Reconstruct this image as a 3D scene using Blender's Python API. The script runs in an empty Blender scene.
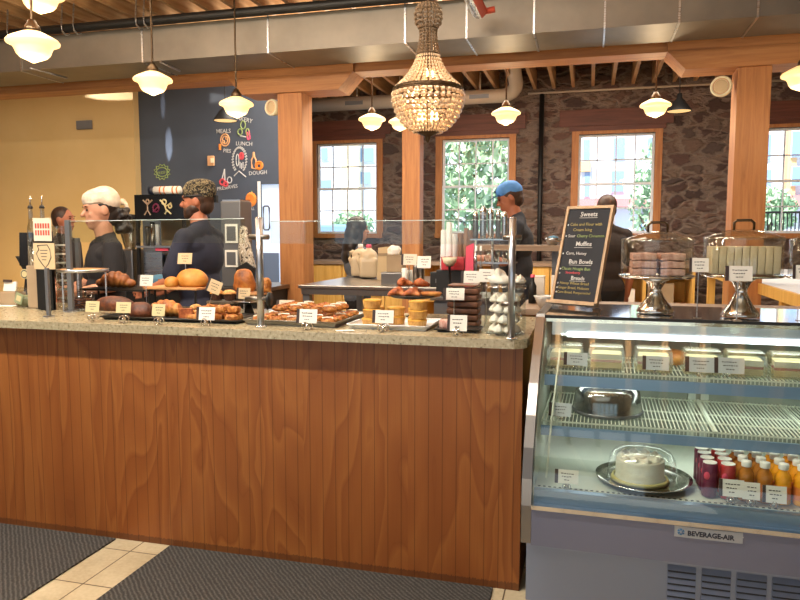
import bpy, bmesh, math, random
from mathutils import Vector, Matrix, Euler, noise
random.seed(7)
PI = math.pi
C = bpy.context.scene.collection
SC = bpy.context.scene

# ------------------------------------------------------------------ camera model (eye height, pitch, yaw measured from vanishing points)
EYE = 1.42; FPX = 700.0
PITCH = math.atan(65 / FPX); YAW = math.atan(190 * math.cos(PITCH) / FPX)
_fh = Vector((-math.sin(YAW), math.cos(YAW), 0)); _R = Vector((math.cos(YAW), math.sin(YAW), 0))
_F = _fh * math.cos(PITCH) + Vector((0, 0, -math.sin(PITCH))); _U = _R.cross(_F)
EYEP = Vector((0, 0, EYE))
def ray(x, y): return _F * FPX + _R * (x - 400) + _U * (300 - y)
def onY(x, y, Y): r = ray(x, y); return EYEP + r * (Y / r.y)
def onZ(x, y, Z): r = ray(x, y); return EYEP + r * ((Z - EYE) / r.z)
def onD(x, y, d): return EYEP + ray(x, y) * (d / FPX)
def mpp(P): return (Vector(P) - EYEP).dot(_F) / FPX          # metres per photo pixel at P
SLAB = 1.024
def S(x, y): return onZ(x, y, SLAB)

cam = bpy.data.objects.new('camera', bpy.data.cameras.new('camera')); C.objects.link(cam)
cam.data.sensor_width = 36; cam.data.lens = FPX / 800 * 36; cam.data.clip_start = .05; cam.data.clip_end = 300
M = Matrix.Identity(4)
for i in range(3):
    M[i][0] = _R[i]; M[i][1] = _U[i]; M[i][2] = -_F[i]; M[i][3] = EYEP[i]
cam.matrix_world = M
SC.camera = cam

# ------------------------------------------------------------------ materials
def lin(h):
    h = h.lstrip('#'); v = [int(h[i:i+2], 16) / 255 for i in (0, 2, 4)]
    return tuple(((c / 12.92) if c <= .04045 else ((c + .055) / 1.055) ** 2.4) for c in v) + (1,)
class N:
    def __init__(s, name):
        s.m = bpy.data.materials.new(name); s.m.use_nodes = True; s.t = s.m.node_tree; s.n = s.t.nodes
        s.b = s.n['Principled BSDF']; s.out = s.n['Material Output']
    def add(s, typ, **kw):
        n = s.n.new(typ)
        for k, v in kw.items():
            if k in n.inputs: n.inputs[k].default_value = v
            else: setattr(n, k, v)
        return n
    def link(s, a, b): s.t.links.new(a, b)
    def coords(s, scale=(1, 1, 1), src='Object'):
        tc = s.add('ShaderNodeTexCoord'); mp = s.add('ShaderNodeMapping'); mp.inputs['Scale'].default_value = scale
        s.link(tc.outputs[src], mp.inputs[0]); return mp.outputs[0]
    def ramp(s, fac, stops):
        r = s.add('ShaderNodeValToRGB'); e = r.color_ramp.elements
        while len(e) < len(stops): e.new(.5)
        for el, (p, c) in zip(e, stops): el.position = p; el.color = lin(c) if isinstance(c, str) else c
        s.link(fac, r.inputs[0]); return r.outputs[0]
    def math(s, op, a, b=None, c=None):
        n = s.add('ShaderNodeMath', operation=op)
        for i, v in enumerate((a, b, c)):
            if v is None: continue
            if hasattr(v, 'node'): s.link(v, n.inputs[i])
            else: n.inputs[i].default_value = v
        return n.outputs[0]
    def mix(s, fac, a, b, typ='MIX'):
        n = s.add('ShaderNodeMix', data_type='RGBA', blend_type=typ)
        for i, v in ((0, fac), (6, a), (7, b)):
            if hasattr(v, 'node'): s.link(v, n.inputs[i])
            else: n.inputs[i].default_value = v
        return n.outputs[2]
    def bump(s, h, strength=.3, dist=.01):
        n = s.add('ShaderNodeBump'); n.inputs['Strength'].default_value = strength; n.inputs['Distance'].default_value = dist
        s.link(h, n.inputs['Height']); s.link(n.outputs[0], s.b.inputs['Normal'])
def pm(name, col, rough=.5, metal=0, spec=.5, emit=None, es=0, sss=0):
    k = N(name); b = k.b; b.inputs['Base Color'].default_value = lin(col); b.inputs['Roughness'].default_value = rough
    b.inputs['Metallic'].default_value = metal; b.inputs['Specular IOR Level'].default_value = spec
    if emit: b.inputs['Emission Color'].default_value = lin(emit); b.inputs['Emission Strength'].default_value = es
    return k.m
def noisy(name, stops, scale=20, stretch=(1, 1, 1), rough=.6, metal=0, bump=0, detail=4, dist=.01):
    k = N(name); v = k.coords(stretch); n = k.add('ShaderNodeTexNoise', Scale=scale, Detail=detail, Roughness=.6)
    k.link(v, n.inputs['Vector']); k.link(k.ramp(n.outputs[0], stops), k.b.inputs['Base Color'])
    k.b.inputs['Roughness'].default_value = rough; k.b.inputs['Metallic'].default_value = metal
    if bump: k.bump(n.outputs[0], bump, dist)
    return k.m
def glass(name, tint='#ffffff', lo=.04, hi=.5, rough=.02, gcol='#ffffff'):
    k = N(name); k.n.remove(k.b)
    t = k.add('ShaderNodeBsdfTransparent'); t.inputs[0].default_value = lin(tint)
    g = k.add('ShaderNodeBsdfGlossy'); g.inputs['Roughness'].default_value = rough; g.inputs[0].default_value = lin(gcol)
    f = k.add('ShaderNodeLayerWeight', Blend=.25)
    fac = k.math('MULTIPLY_ADD', f.outputs['Facing'], hi - lo, lo)
    mx = k.add('ShaderNodeMixShader'); k.link(fac, mx.inputs[0]); k.link(t.outputs[0], mx.inputs[1]); k.link(g.outputs[0], mx.inputs[2])
    k.link(mx.outputs[0], k.out.inputs[0]); return k.m
def timber(name, c1, c2, c3, axis, rough=.55):
    k = N(name); sc = [9, 9, 9]; sc[axis] = .6
    v = k.coords(tuple(sc)); n = k.add('ShaderNodeTexNoise', Scale=3.0, Detail=6, Roughness=.65, Distortion=.6); k.link(v, n.inputs['Vector'])
    k.link(k.ramp(n.outputs[0], [(.3, c1), (.52, c2), (.75, c3)]), k.b.inputs['Base Color'])
    k.b.inputs['Roughness'].default_value = rough; k.bump(n.outputs[0], .15, .01); return k.m

def m_counter():
    k = N('beadboard_cherry'); tc = k.add('ShaderNodeTexCoord'); sp = k.add('ShaderNodeSeparateXYZ'); k.link(tc.outputs['Object'], sp.inputs[0])
    x, z = sp.outputs[0], sp.outputs[2]
    cell = k.math('FLOOR', k.math('DIVIDE', x, .46)); rnd = k.add('ShaderNodeTexWhiteNoise', noise_dimensions='1D'); k.link(cell, rnd.inputs['W'])
    cb = k.add('ShaderNodeCombineXYZ'); k.link(k.math('MULTIPLY', x, 3.6), cb.inputs[0]); k.link(k.math('MULTIPLY_ADD', z, .75, k.math('MULTIPLY', rnd.outputs[0], 6.0)), cb.inputs[2])
    n = k.add('ShaderNodeTexNoise', Scale=1.1, Detail=2.2, Roughness=.5, Distortion=.7); k.link(cb.outputs[0], n.inputs['Vector'])
    rings = k.math('FRACT', k.math('MULTIPLY', n.outputs[0], 8.0))
    fine = k.add('ShaderNodeTexNoise', Scale=4, Detail=5); c2 = k.add('ShaderNodeCombineXYZ'); k.link(k.math('MULTIPLY', x, 40), c2.inputs[0]); k.link(k.math('MULTIPLY', z, 1.4), c2.inputs[2]); k.link(c2.outputs[0], fine.inputs['Vector'])
    a = k.ramp(rings, [(0, '#8c5226'), (.5, '#9a5d2c'), (.85, '#a46732'), (1, '#854b22')])
    col = k.mix(k.math('MULTIPLY', fine.outputs[0], .5), a, lin('#7a3f18'))
    g = k.math('ABSOLUTE', k.math('SUBTRACT', k.math('FRACT', k.math('DIVIDE', x, .0575)), .5))
    line = k.math('LESS_THAN', g, .03)
    big = k.add('ShaderNodeTexNoise', Scale=1.3, Detail=2); k.link(tc.outputs['Object'], big.inputs['Vector'])
    col = k.mix(k.math('MULTIPLY', k.math('SUBTRACT', big.outputs[0], .35), .7), col, lin('#7a3c18'))
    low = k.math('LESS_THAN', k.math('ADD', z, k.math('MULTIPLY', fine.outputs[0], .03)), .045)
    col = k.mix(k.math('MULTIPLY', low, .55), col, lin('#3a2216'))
    k.link(k.mix(k.math('MULTIPLY', line, .5), col, lin('#3b1b0b')), k.b.inputs['Base Color'])
    k.b.inputs['Roughness'].default_value = .38; k.b.inputs['Specular IOR Level'].default_value = .35
    k.bump(k.math('SUBTRACT', 1, line), .15, .003); return k.m

def m_stone():
    k = N('rubble_stone'); v = k.coords((4.6, 4.6, 9.0))
    wn = k.add('ShaderNodeTexNoise', Scale=1.3, Detail=4); k.link(v, wn.inputs['Vector'])
    add = k.add('ShaderNodeMixRGB', blend_type='LINEAR_LIGHT'); add.inputs[0].default_value = .55; k.link(v, add.inputs[1]); k.link(wn.outputs[1], add.inputs[2])
    vo = k.add('ShaderNodeTexVoronoi', Scale=.9); k.link(add.outputs[0], vo.inputs['Vector'])
    ed = k.add('ShaderNodeTexVoronoi', feature='DISTANCE_TO_EDGE', Scale=.9); k.link(add.outputs[0], ed.inputs['Vector'])
    sr = k.add('ShaderNodeSeparateColor'); k.link(vo.outputs['Color'], sr.inputs[0])
    stone = k.ramp(sr.outputs[0], [(0, '#453632'), (.3, '#5c4640'), (.55, '#70554a'), (.8, '#7d695a'), (1, '#4e4442')])
    fn = k.add('ShaderNodeTexNoise', Scale=5, Detail=8, Roughness=.7); k.link(v, fn.inputs['Vector'])
    stone = k.mix(k.ramp(fn.outputs[0], [(.35, '#000000'), (.7, '#d0d0d0')]), stone, lin('#4e3c37'))
    big = k.add('ShaderNodeTexNoise', Scale=.5, Detail=3); k.link(v, big.inputs['Vector'])
    mor = k.mix(fn.outputs[0], lin('#6c5a50'), lin('#a8988a'))
    wid = k.math('MULTIPLY_ADD', k.math('SUBTRACT', big.outputs[0], .4), .35, .05)
    f = k.ramp(k.math('SUBTRACT', k.math('ADD', ed.outputs[0], k.math('MULTIPLY', k.math('SUBTRACT', fn.outputs[0], .5), .30)), wid), [(0, '#ffffff'), (.08, '#000000')])
    k.link(k.mix(k.math('MULTIPLY', f, .65), stone, mor), k.b.inputs['Base Color']); k.b.inputs['Roughness'].default_value = .9
    k.bump(k.math('ADD', k.math('MINIMUM', ed.outputs[0], .2), k.math('MULTIPLY', fn.outputs[0], .12)), .9, .15); return k.m

def m_mat():
    k = N('ribbed_mat'); v = k.coords((1, 1, 1)); w = k.add('ShaderNodeTexWave', Scale=26, Distortion=2.5, Detail=2, bands_direction='DIAGONAL'); k.link(v, w.inputs['Vector'])
    n = k.add('ShaderNodeTexNoise', Scale=170, Detail=4); k.link(v, n.inputs['Vector'])
    a = k.math('MULTIPLY_ADD', w.outputs[1], .35, k.math('MULTIPLY', n.outputs[0], .75))
    k.link(k.ramp(a, [(.25, '#232220'), (.55, '#3b3936'), (.85, '#5a5753')]), k.b.inputs['Base Color']); k.b.inputs['Roughness'].default_value = .95
    k.bump(a, .6, .006); return k.m
def m_tile():
    k = N('cream_tile'); v = k.coords((1, 1, 1)); n = k.add('ShaderNodeTexNoise', Scale=5, Detail=6); k.link(v, n.inputs['Vector'])
    n2 = k.add('ShaderNodeTexNoise', Scale=60, Detail=3); k.link(v, n2.inputs['Vector'])
    col = k.ramp(k.math('MULTIPLY_ADD', n2.outputs[0], .3, k.math('MULTIPLY', n.outputs[0], .7)), [(.3, '#a08f70'), (.55, '#bcae8f'), (.75, '#cdbf9f')])
    br = k.add('ShaderNodeTexBrick', offset=0.0, Scale=1.0); br.inputs['Mortar Size'].default_value = .003; br.inputs['Brick Width'].default_value = .152; br.inputs['Row Height'].default_value = .305; br.inputs['Mortar'].default_value = (0, 0, 0, 1)
    br.inputs['Color1'].default_value = br.inputs['Color2'].default_value = (1, 1, 1, 1)
    mp = k.add('ShaderNodeMapping'); mp.inputs['Location'].default_value = (1.663 + .304, -2.30 + .6, 0); k.link(v, mp.inputs[0]); k.link(mp.outputs[0], br.inputs['Vector'])
    k.link(k.mix(br.outputs[0], lin('#4c3c2a'), col), k.b.inputs['Base Color']); k.b.inputs['Roughness'].default_value = .5; return k.m
def m_granite():
    k = N('speckled_granite'); v = k.coords((1, 1, 1)); n = k.add('ShaderNodeTexNoise', Scale=75, Detail=3); k.link(v, n.inputs['Vector'])
    n2 = k.add('ShaderNodeTexNoise', Scale=6, Detail=4); k.link(v, n2.inputs['Vector'])
    base = k.ramp(n.outputs[0], [(.30, '#5f5644'), (.40, '#a09274'), (.6, '#b3a689'), (.72, '#c6bb9f')])
    k.link(k.mix(k.math('MULTIPLY', n2.outputs[0], .5), base, lin('#8f8564')), k.b.inputs['Base Color']); k.b.inputs['Roughness'].default_value = .22; return k.m
def m_plaster(name, c1, c2):
    return noisy(name, [(.35, c1), (.65, c2)], 1.2, rough=.75)
def m_brushed(name, col, rough=.3, ax=(1, 1, 60), var=.12):
    k = N(name); v = k.coords(ax); n = k.add('ShaderNodeTexNoise', Scale=5, Detail=3); k.link(v, n.inputs['Vector'])
    k.b.inputs['Base Color'].default_value = lin(col); k.b.inputs['Metallic'].default_value = 1
    k.link(k.math('MULTIPLY_ADD', n.outputs[0], var, rough - var / 2), k.b.inputs['Roughness']); return k.m

MT = {}
MT['counter'] = m_counter(); MT['stone'] = m_stone(); MT['mat'] = m_mat(); MT['tile'] = m_tile(); MT['granite'] = m_granite()
MT['tan'] = m_plaster('tan_plaster', '#c5a66e', '#ccae78'); MT['blue'] = m_plaster('blue_chalk_paint', '#434a56', '#4b5462')
MT['side'] = m_plaster('plain_plaster', '#b9a98c', '#c0b196')
MT['timber_x'] = timber('fir_beam', '#9a6238', '#b37845', '#c08854', 0); MT['timber_z'] = timber('fir_post', '#9a6238', '#b37845', '#c08854', 2)
MT['timber_y'] = timber('joist_pine', '#a9794c', '#c49a6c', '#d3ad80', 1); MT['lintel'] = timber('dark_lintel', '#4d2a1c', '#64382a', '#754635', 0)
MT['casing'] = timber('window_casing', '#9a5c2e', '#b37742', '#bd8450', 2); MT['deck'] = timber('ceiling_deck', '#4f3320', '#6b4729', '#7a5533', 0)
MT['ply'] = timber('yellow_plywood', '#c99645', '#dcae5a', '#e6bd6c', 2); MT['plank'] = timber('grey_plank', '#7a6450', '#97806a', '#ab9580', 0)
MT['steel'] = m_brushed('brushed_steel', '#b9bcc0', .28); MT['steelh'] = m_brushed('brushed_steel_long', '#b4b8be', .3, (1, 60, 60))
MT['steelw'] = pm('satin_cabinet_steel', '#8c97ae', .42, .6); MT['endsteel'] = pm('end_panel_steel', '#8e8a86', .28, .9); MT['chrome'] = pm('chrome', '#dcdcdc', .08, 1); MT['silver'] = pm('silver', '#d8d4cc', .14, 1)
MT['duct'] = noisy('galvanised_duct', [(.3, '#6f685e'), (.7, '#827a6e')], 2.5, (1, 1, 1), .45, .55); MT['iron'] = pm('black_iron', '#1b1a19', .5, .3)
MT['white_duct'] = pm('painted_duct', '#b9aa96', .5); MT['grey_metal'] = pm('grey_metal', '#77787a', .4, .6); MT['bronze'] = pm('aged_bronze', '#5a4a38', .35, .9)
MT['glass'] = glass('clear_glass', '#f4f8f6', .05, .55); MT['pane'] = glass('guard_glass', '#f6faf8', .02, .22); MT['caseglass'] = glass('case_glass', '#eef6f2', .05, .35)
MT['winglass'] = glass('window_glass', '#ffffff', .01, .15); MT['plastic'] = glass('clear_plastic', '#f2f4f4', .05, .42, .08); MT['clam'] = glass('clamshell_plastic', '#f2f2ea', .24, .6, .25, '#fffff4'); MT['topsteel'] = pm('case_top_steel', '#d2d6da', .07, .97); MT['smoke'] = glass('smoky_plastic', '#a9a9a6', .2, .6, .15)
MT['bottle_glass'] = glass('bottle_glass', '#e2e6e4', .1, .7, .05)
MT['crystal'] = pm('crystal_bead', '#d3bb9c', .15, .2, 1.0, '#ffcf9a', .07); MT['crystal_dk'] = pm('crystal_bead_crown', '#8d7a66', .14, .35, 1.0, '#ffb468', .02)  # faint emission in the beads imitates bulb light caught by the crystal
MT['shade'] = pm('opal_glass', '#ffe6b4', .4, 0, .3, '#ffd48a', .82); MT['bulb'] = pm('warm_bulb', '#ffe2b0', .4, 0, .5, '#ffb765', 14); MT['tube'] = pm('cool_tube', '#ffffff', .4, 0, .5, '#f2f6ff', 4.5)
MT['white'] = pm('white_paint', '#e9e7e0', .5); MT['paper'] = pm('paper', '#e8e3d8', .8); MT['kraft'] = pm('kraft_card', '#cdb48c', .8); MT['ink'] = pm('ink', '#4a4642', .8); MT['strip'] = pm('card_strip', '#3a2a26', .6)
MT['greycard'] = pm('grey_card', '#c4c9cc', .7)
MT['black'] = pm('matte_black', '#141414', .55); MT['blackgloss'] = pm('gloss_black', '#0e0e0f', .18); MT['slate'] = noisy('slate_board', [(.3, '#22252b'), (.7, '#2c2f36')], 6, rough=.85); MT['boardframe'] = timber('board_frame', '#a08262', '#b89a78', '#c5a988', 2)
for n_, c_ in (('cw', '#c3c4c2'), ('cy', '#a3945a'), ('cg', '#93a66a'), ('cr', '#d0525a'), ('co', '#e08a3c'), ('cp', '#e5607c'), ('ct', '#d9a778')): MT[n_] = pm('chalk_' + n_, c_, .95)
MT['skin'] = pm('skin', '#b98063', .5); MT['skin2'] = pm('skin_ruddy', '#ad6c4f', .5); MT['skin3'] = pm('skin_pale', '#c28c70', .5)
MT['hair'] = noisy('dark_hair', [(.3, '#120d0b'), (.7, '#2b1f1a')], 60, (1, 1, .2), .45, 0, .3); MT['hairb'] = noisy('brown_hair', [(.3, '#2a1a12'), (.7, '#4a3020')], 60, (1, 1, .2), .5, 0, .3)
MT['tee_black'] = noisy('black_tee', [(.3, '#17161a'), (.7, '#232226')], 5, rough=.9, bump=.2); MT['tee_navy'] = noisy('navy_tee', [(.3, '#1d2030'), (.7, '#2a2d40')], 5, rough=.9, bump=.2)
MT['tee_grey'] = noisy('charcoal_tee', [(.3, '#2b2d33'), (.7, '#3a3c44')], 5, rough=.9, bump=.2); MT['tee_slate'] = noisy('slate_top', [(.3, '#4c525c'), (.7, '#626a76')], 5, rough=.9, bump=.2); MT['tee_brown'] = noisy('brown_tee', [(.3, '#2b2422'), (.7, '#3a3230')], 5, rough=.9, bump=.2)
MT['denim'] = noisy('denim', [(.3, '#232c40'), (.7, '#34405a')], 50, rough=.9); MT['dark_trouser'] = pm('dark_trouser', '#1d1c1f', .9); MT['shoe'] = pm('shoe', '#151414', .6)
MT['bandana'] = noisy('bandana', [(.3, '#b9a692'), (.55, '#d8cab8'), (.8, '#e6dccb')], 14, rough=.9, bump=.5); MT['cap_blue'] = noisy('blue_cap', [(.3, '#4a86cf'), (.7, '#5b98e0')], 5, rough=.8)
MT['cap_pat'] = noisy('patterned_cap', [(.40, '#15120e'), (.49, '#3b3324'), (.54, '#8b7d5c'), (.6, '#1c1811')], 42, rough=.85, detail=2); MT['cloth_pat'] = noisy('patterned_cloth', [(.4, '#4a4036'), (.48, '#d6cfc2'), (.56, '#8b7a62'), (.64, '#e2dccf')], 30, rough=.9, detail=3)
MT['eye'] = pm('eye', '#1a1210', .2); MT['lip'] = pm('lip', '#8a4a40', .5); MT['eyew'] = pm('eye_white', '#d8d0c8', .3)
def crust(name, a, b, c, sc=22, bump=.6): return noisy(name, [(.3, a), (.5, b), (.72, c)], sc, rough=.55, bump=bump, dist=.006)
MT['gold'] = crust('golden_crust', '#5f2f10', '#a05c20', '#cf9448', 14, .9); MT['round'] = crust('round_loaf_crust', '#8f5218', '#bd7c2c', '#d8a452', 7, .4); MT['dark_crust'] = crust('dark_crust', '#2c130a', '#55280f', '#7c431f', 24, 1.0)
MT['braid'] = crust('braid_crust', '#4a220b', '#7f4516', '#a5692c', 18, .8); MT['danish'] = crust('danish_crust', '#70380f', '#a86523', '#d09a52', 44, .9); MT['scone'] = crust('scone_crust', '#7a3f14', '#ad6a28', '#d09850', 48, .9)
MT['cinn'] = crust('cinnamon_crust', '#6a2c12', '#a5562a', '#cf8a50', 30); MT['corn'] = crust('corn_muffin', '#b27c22', '#d09a36', '#deb04a', 26, .4); MT['cornside'] = crust('corn_muffin_side', '#a87436', '#c79750', '#d6ab66', 20, .3)
MT['muffin'] = crust('muffin_top', '#8a5022', '#c08a48', '#e0b878', 35); MT['liner'] = pm('dark_liner', '#4a2a1c', .6); MT['icing'] = pm('icing', '#f0e6d4', .35); MT['choc'] = crust('chocolate_slab', '#3d2011', '#5c3620', '#75492d', 26, .6); MT['choctop'] = pm('chocolate_glaze', '#6a3a1c', .35)
MT['pink'] = crust('pink_sprinkle', '#8a4038', '#d09888', '#e8c8b8', 60); MT['meringue'] = pm('meringue', '#ece5d8', .6); MT['cream'] = pm('cream_frosting', '#efe9d6', .5); MT['yellowbar'] = crust('lemon_bar', '#cdb98a', '#d8c79c', '#e2d4ae', 12, .2)
MT['krispy'] = crust('pink_krispie', '#8a5c48', '#cf9f88', '#e6c4ac', 34, 1.0); MT['bread_white'] = crust('sandwich_bread', '#d6c48e', '#ead9a8', '#f0e6c0', 20, .3); MT['fill'] = pm('filling', '#b5503a', .6)
MT['tray'] = pm('sheet_pan', '#8f8a80', .32, .9); MT['blacktray'] = pm('black_tray', '#161412', .35); MT['platter'] = pm('white_platter', '#dfe1e0', .25); MT['woodtray'] = timber('wood_board', '#a67142', '#c08c58', '#cc9c6a', 0)
MT['milk'] = pm('milk_jug', '#c9b595', .4); MT['pinkcap'] = pm('pink_cap', '#d85a7a', .4); MT['red'] = pm('red', '#b8323a', .45); MT['coral'] = pm('coral', '#e0506a', .5); MT['cream_bowl'] = pm('cream_bowl', '#e0d6b8', .35); MT['cup'] = pm('paper_cup', '#d8d8da', .5); MT['cupbrown'] = pm('brown_cup', '#7a5c48', .7); MT['cardboard'] = noisy('cardboard', [(.3, '#9a8468'), (.7, '#ac9678')], 5, rough=.85)
MT['steel_dk'] = m_brushed('worn_steel', '#8b8680', .35, (40, 40, 1)); MT['table_top'] = m_brushed('island_steel', '#a89d92', .3, (60, 1, 1)); MT['bluecloth'] = pm('blue_cloth', '#5f8fae', .9); MT['screen'] = pm('screen', '#8ab8dc', .3, 0, .5, '#7fb4e0', .7)
MT['purple'] = pm('purple_can', '#6a2442', .35); MT['redcan'] = pm('red_can', '#b03030', .35); MT['amber'] = pm('amber_tea', '#b0702a', .2); MT['oj'] = pm('orange_juice', '#f0a424', .25); MT['capw'] = pm('white_cap', '#e8e8e2', .4); MT['lab_orange'] = pm('juice_label', '#e0803c', .5); MT['lab_red'] = pm('tea_label', '#c0703c', .5)
MT['fac_white'] = noisy('pale_facade', [(.3, '#cdd8ea'), (.7, '#dbe3f0')], .2, rough=.9); MT['fac_cream'] = pm('cream_facade', '#efe6c4', .9); MT['fac_tan'] = pm('tan_facade', '#e0b888', .9); MT['fac_red'] = pm('brick_band', '#c98484', .9); MT['fac_win'] = pm('facade_window', '#7f9cc4', .5); MT['fac_frame'] = pm('facade_frame', '#e6edf5', .7); MT['street'] = pm('street', '#a9b2b8', .9)
MT['leaf'] = noisy('leaf', [(.3, '#7da37e'), (.5, '#a9c8a4'), (.7, '#d0e2c8')], 1.5, rough=.8); MT['bark'] = pm('bark', '#6a5a4a', .9)
MT['liner_white'] = pm('case_liner', '#b6bcb0', .45); MT['wire_white'] = pm('wire_white', '#d6dac8', .4); MT['dark_slot'] = pm('dark_slot', '#23262b', .6); MT['bandblue'] = pm('rail_steel_sky_tint', '#7d9abb', .3, .6); MT['panelblue'] = pm('panel_steel_sky_tint', '#797d93', .4, .6); MT['backdark'] = noisy('case_back', [(.35, '#737a70'), (.6, '#8f968a')], 2.5, (1, 1, .3), .35)  # blue in the rail and panel steel is painted-in daylight reflection
MT['badge'] = pm('badge', '#a8adb3', .4, .5); MT['navy'] = pm('badge_ink', '#1f2433', .5); MT['bluelogo'] = pm('logo_blue', '#3a78a8', .5); MT['seal'] = pm('seal', '#cdbf90', .6); MT['signred'] = pm('sign_red', '#c0503c', .7); MT['signcard'] = pm('sign_card', '#d9cdb8', .8)

# ------------------------------------------------------------------ mesh helpers
class MB:
    def __init__(s): s.bm = bmesh.new(); s.mats = []; s.mi = 0
    def use(s, m):
        m = MT[m] if isinstance(m, str) else m
        if m not in s.mats: s.mats.append(m)
        s.mi = s.mats.index(m); return s
    def _tag(s, n0):
        s.bm.faces.ensure_lookup_table()
        for f in s.bm.faces[n0:]: f.material_index = s.mi
    def poly(s, pts): 
        f = s.bm.faces.new([s.bm.verts.new(p) for p in pts]); f.material_index = s.mi; return s
    def box(s, c, sz, rot=None, bev=0):
        n0 = len(s.bm.faces); m = Matrix.Translation(c) @ (rot.to_matrix().to_4x4() if rot else Matrix()) @ Matrix.Diagonal((sz[0], sz[1], sz[2], 1))
        r = bmesh.ops.create_cube(s.bm, size=1, matrix=m)
        if bev: 
            es = list({e for v in r['verts'] for e in v.link_edges}); bmesh.ops.bevel(s.bm, geom=es, offset=bev, segments=2, affect='EDGES', profile=.6)
        s._tag(n0); return s
    def b2(s, lo, hi, bev=0): return s.box([(a + b) / 2 for a, b in zip(lo, hi)], [b - a for a, b in zip(lo, hi)], None, bev)
    def cyl(s, p0, p1, r0, r1=None, seg=12):
        n0 = len(s.bm.faces); p0 = Vector(p0); p1 = Vector(p1); d = p1 - p0; r1 = r0 if r1 is None else r1
        m = Matrix.Translation((p0 + p1) / 2) @ d.to_track_quat('Z', 'Y').to_matrix().to_4x4()
        bmesh.ops.create_cone(s.bm, cap_ends=True, segments=seg, radius1=max(r0, 1e-5), radius2=max(r1, 1e-5), depth=d.length, matrix=m); s._tag(n0); return s
    def ell(s, c, r, rot=None, u=16, v=10):
        n0 = len(s.bm.faces); r = (r, r, r) if not hasattr(r, '__len__') else r
        m = Matrix.Translation(c) @ (rot.to_matrix().to_4x4() if rot else Matrix()) @ Matrix.Diagonal((r[0], r[1], r[2], 1))
        bmesh.ops.create_uvsphere(s.bm, u_segments=u, v_segments=v, radius=1, matrix=m); s._tag(n0); return s
    def cone(s, p0, p1, r0, r1, seg=14):          # round-ended tapered limb
        s.cyl(p0, p1, r0, r1, seg); s.ell(p0, r0, None, seg, 8); s.ell(p1, r1, None, seg, 8); return s
    def lathe(s, prof, c=(0, 0, 0), seg=28, flute=0, nf=0):
        rings = []
        for (r, z) in prof:
            if r < 1e-5: rings.append([s.bm.verts.new((c[0], c[1], c[2] + z))])
            else:
                rings.append([s.bm.verts.new((c[0] + r * (1 + flute * math.cos(nf * 2 * PI * i / seg)) * math.cos(2 * PI * i / seg), c[1] + r * (1 + flute * math.cos(nf * 2 * PI * i / seg)) * math.sin(2 * PI * i / seg), c[2] + z)) for i in range(seg)])
        for a, b in zip(rings, rings[1:]):
            for i in range(seg):
                j = (i + 1) % seg
                if len(a) == 1 and len(b) == 1: continue
                q = [a[0], b[j], b[i]] if len(a) == 1 else ([a[i], a[j], b[0]] if len(b) == 1 else [a[i], a[j], b[j], b[i]])
                f = s.bm.faces.new(q); f.material_index = s.mi
        return s
    def tube(s, pts, r, seg=6, closed=False):
        pts = [Vector(p) for p in pts]; n = len(pts); rings = []
        up = Vector((0, 0, 1))
        for i, p in enumerate(pts):
            a = pts[(i - 1) % n] if (closed or i > 0) else p; b = pts[(i + 1) % n] if (closed or i < n - 1) else p
            d = (b - a).normalized(); x = d.cross(up)
            if x.length < 1e-3: x = d.cross(Vector((0, 1, 0)))
            x.normalize(); y = d.cross(x); rr = r[i] if hasattr(r, '__len__') else r
            rings.append([s.bm.verts.new(p + (x * math.cos(2 * PI * k / seg) + y * math.sin(2 * PI * k / seg)) * rr) for k in range(seg)])
        for i in range(n if closed else n - 1):
            a, b = rings[i], rings[(i + 1) % n]
            for k in range(seg):
                f = s.bm.faces.new([a[k], a[(k + 1) % seg], b[(k + 1) % seg], b[k]]); f.material_index = s.mi
        if not closed:
            for q in (rings[0][::-1], rings[-1]): s.bm.faces.new(q).material_index = s.mi
        return s
    def prism(s, pts, vec):
        vec = Vector(vec); a = [s.bm.verts.new(p) for p in pts]; b = [s.bm.verts.new(Vector(p) + vec) for p in pts]; n = len(a)
        fs = [s.bm.faces.new(a[::-1]), s.bm.faces.new(b)] + [s.bm.faces.new([a[i], a[(i + 1) % n], b[(i + 1) % n], b[i]]) for i in range(n)]
        for f in fs: f.material_index = s.mi
        return s
    def text(s, txt, size, mat4, align='LEFT', ext=.0004, bold=0):
        cu = bpy.data.curves.new('t', 'FONT'); cu.body = txt; cu.size = size; cu.align_x = align; cu.extrude = ext / 2; cu.offset = bold; cu.resolution_u = 2
        o = bpy.data.objects.new('t', cu); C.objects.link(o); bpy.context.view_layer.update()
        me = bpy.data.meshes.new_from_object(o.evaluated_get(bpy.context.evaluated_depsgraph_get())); me.transform(mat4)
        n0 = len(s.bm.faces); s.bm.from_mesh(me); s._tag(n0)
        bpy.data.objects.remove(o); bpy.data.curves.remove(cu); bpy.data.meshes.remove(me); return s
    def rough(s, amp, freq, seed=0):
        for v in s.bm.verts:
            v.co += (v.co.normalized() if v.co.length > 1e-6 else Vector((0, 0, 1))) * amp * noise.noise(v.co * freq + Vector((seed * 7.3, seed, 3)))
        return s
    def mesh(s, name='mesh', smooth=False, recalc=True):
        if recalc: bmesh.ops.recalc_face_normals(s.bm, faces=s.bm.faces)
        me = bpy.data.meshes.new(name); s.bm.to_mesh(me); s.bm.free()
        for m in s.mats: me.materials.append(m)
        if smooth:
            for p in me.polygons: p.use_smooth = True
        return me
    def build(s, name, mat=None, parent=None, smooth=False, loc=(0, 0, 0), rz=0):
        if mat is not None and not s.mats: s.mats = [MT[mat] if isinstance(mat, str) else mat]
        me = s.mesh(name, smooth); o = bpy.data.objects.new(name, me); C.objects.link(o); o.location = loc; o.rotation_euler = (0, 0, rz)
        if parent: o.parent = parent
        return o
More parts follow.
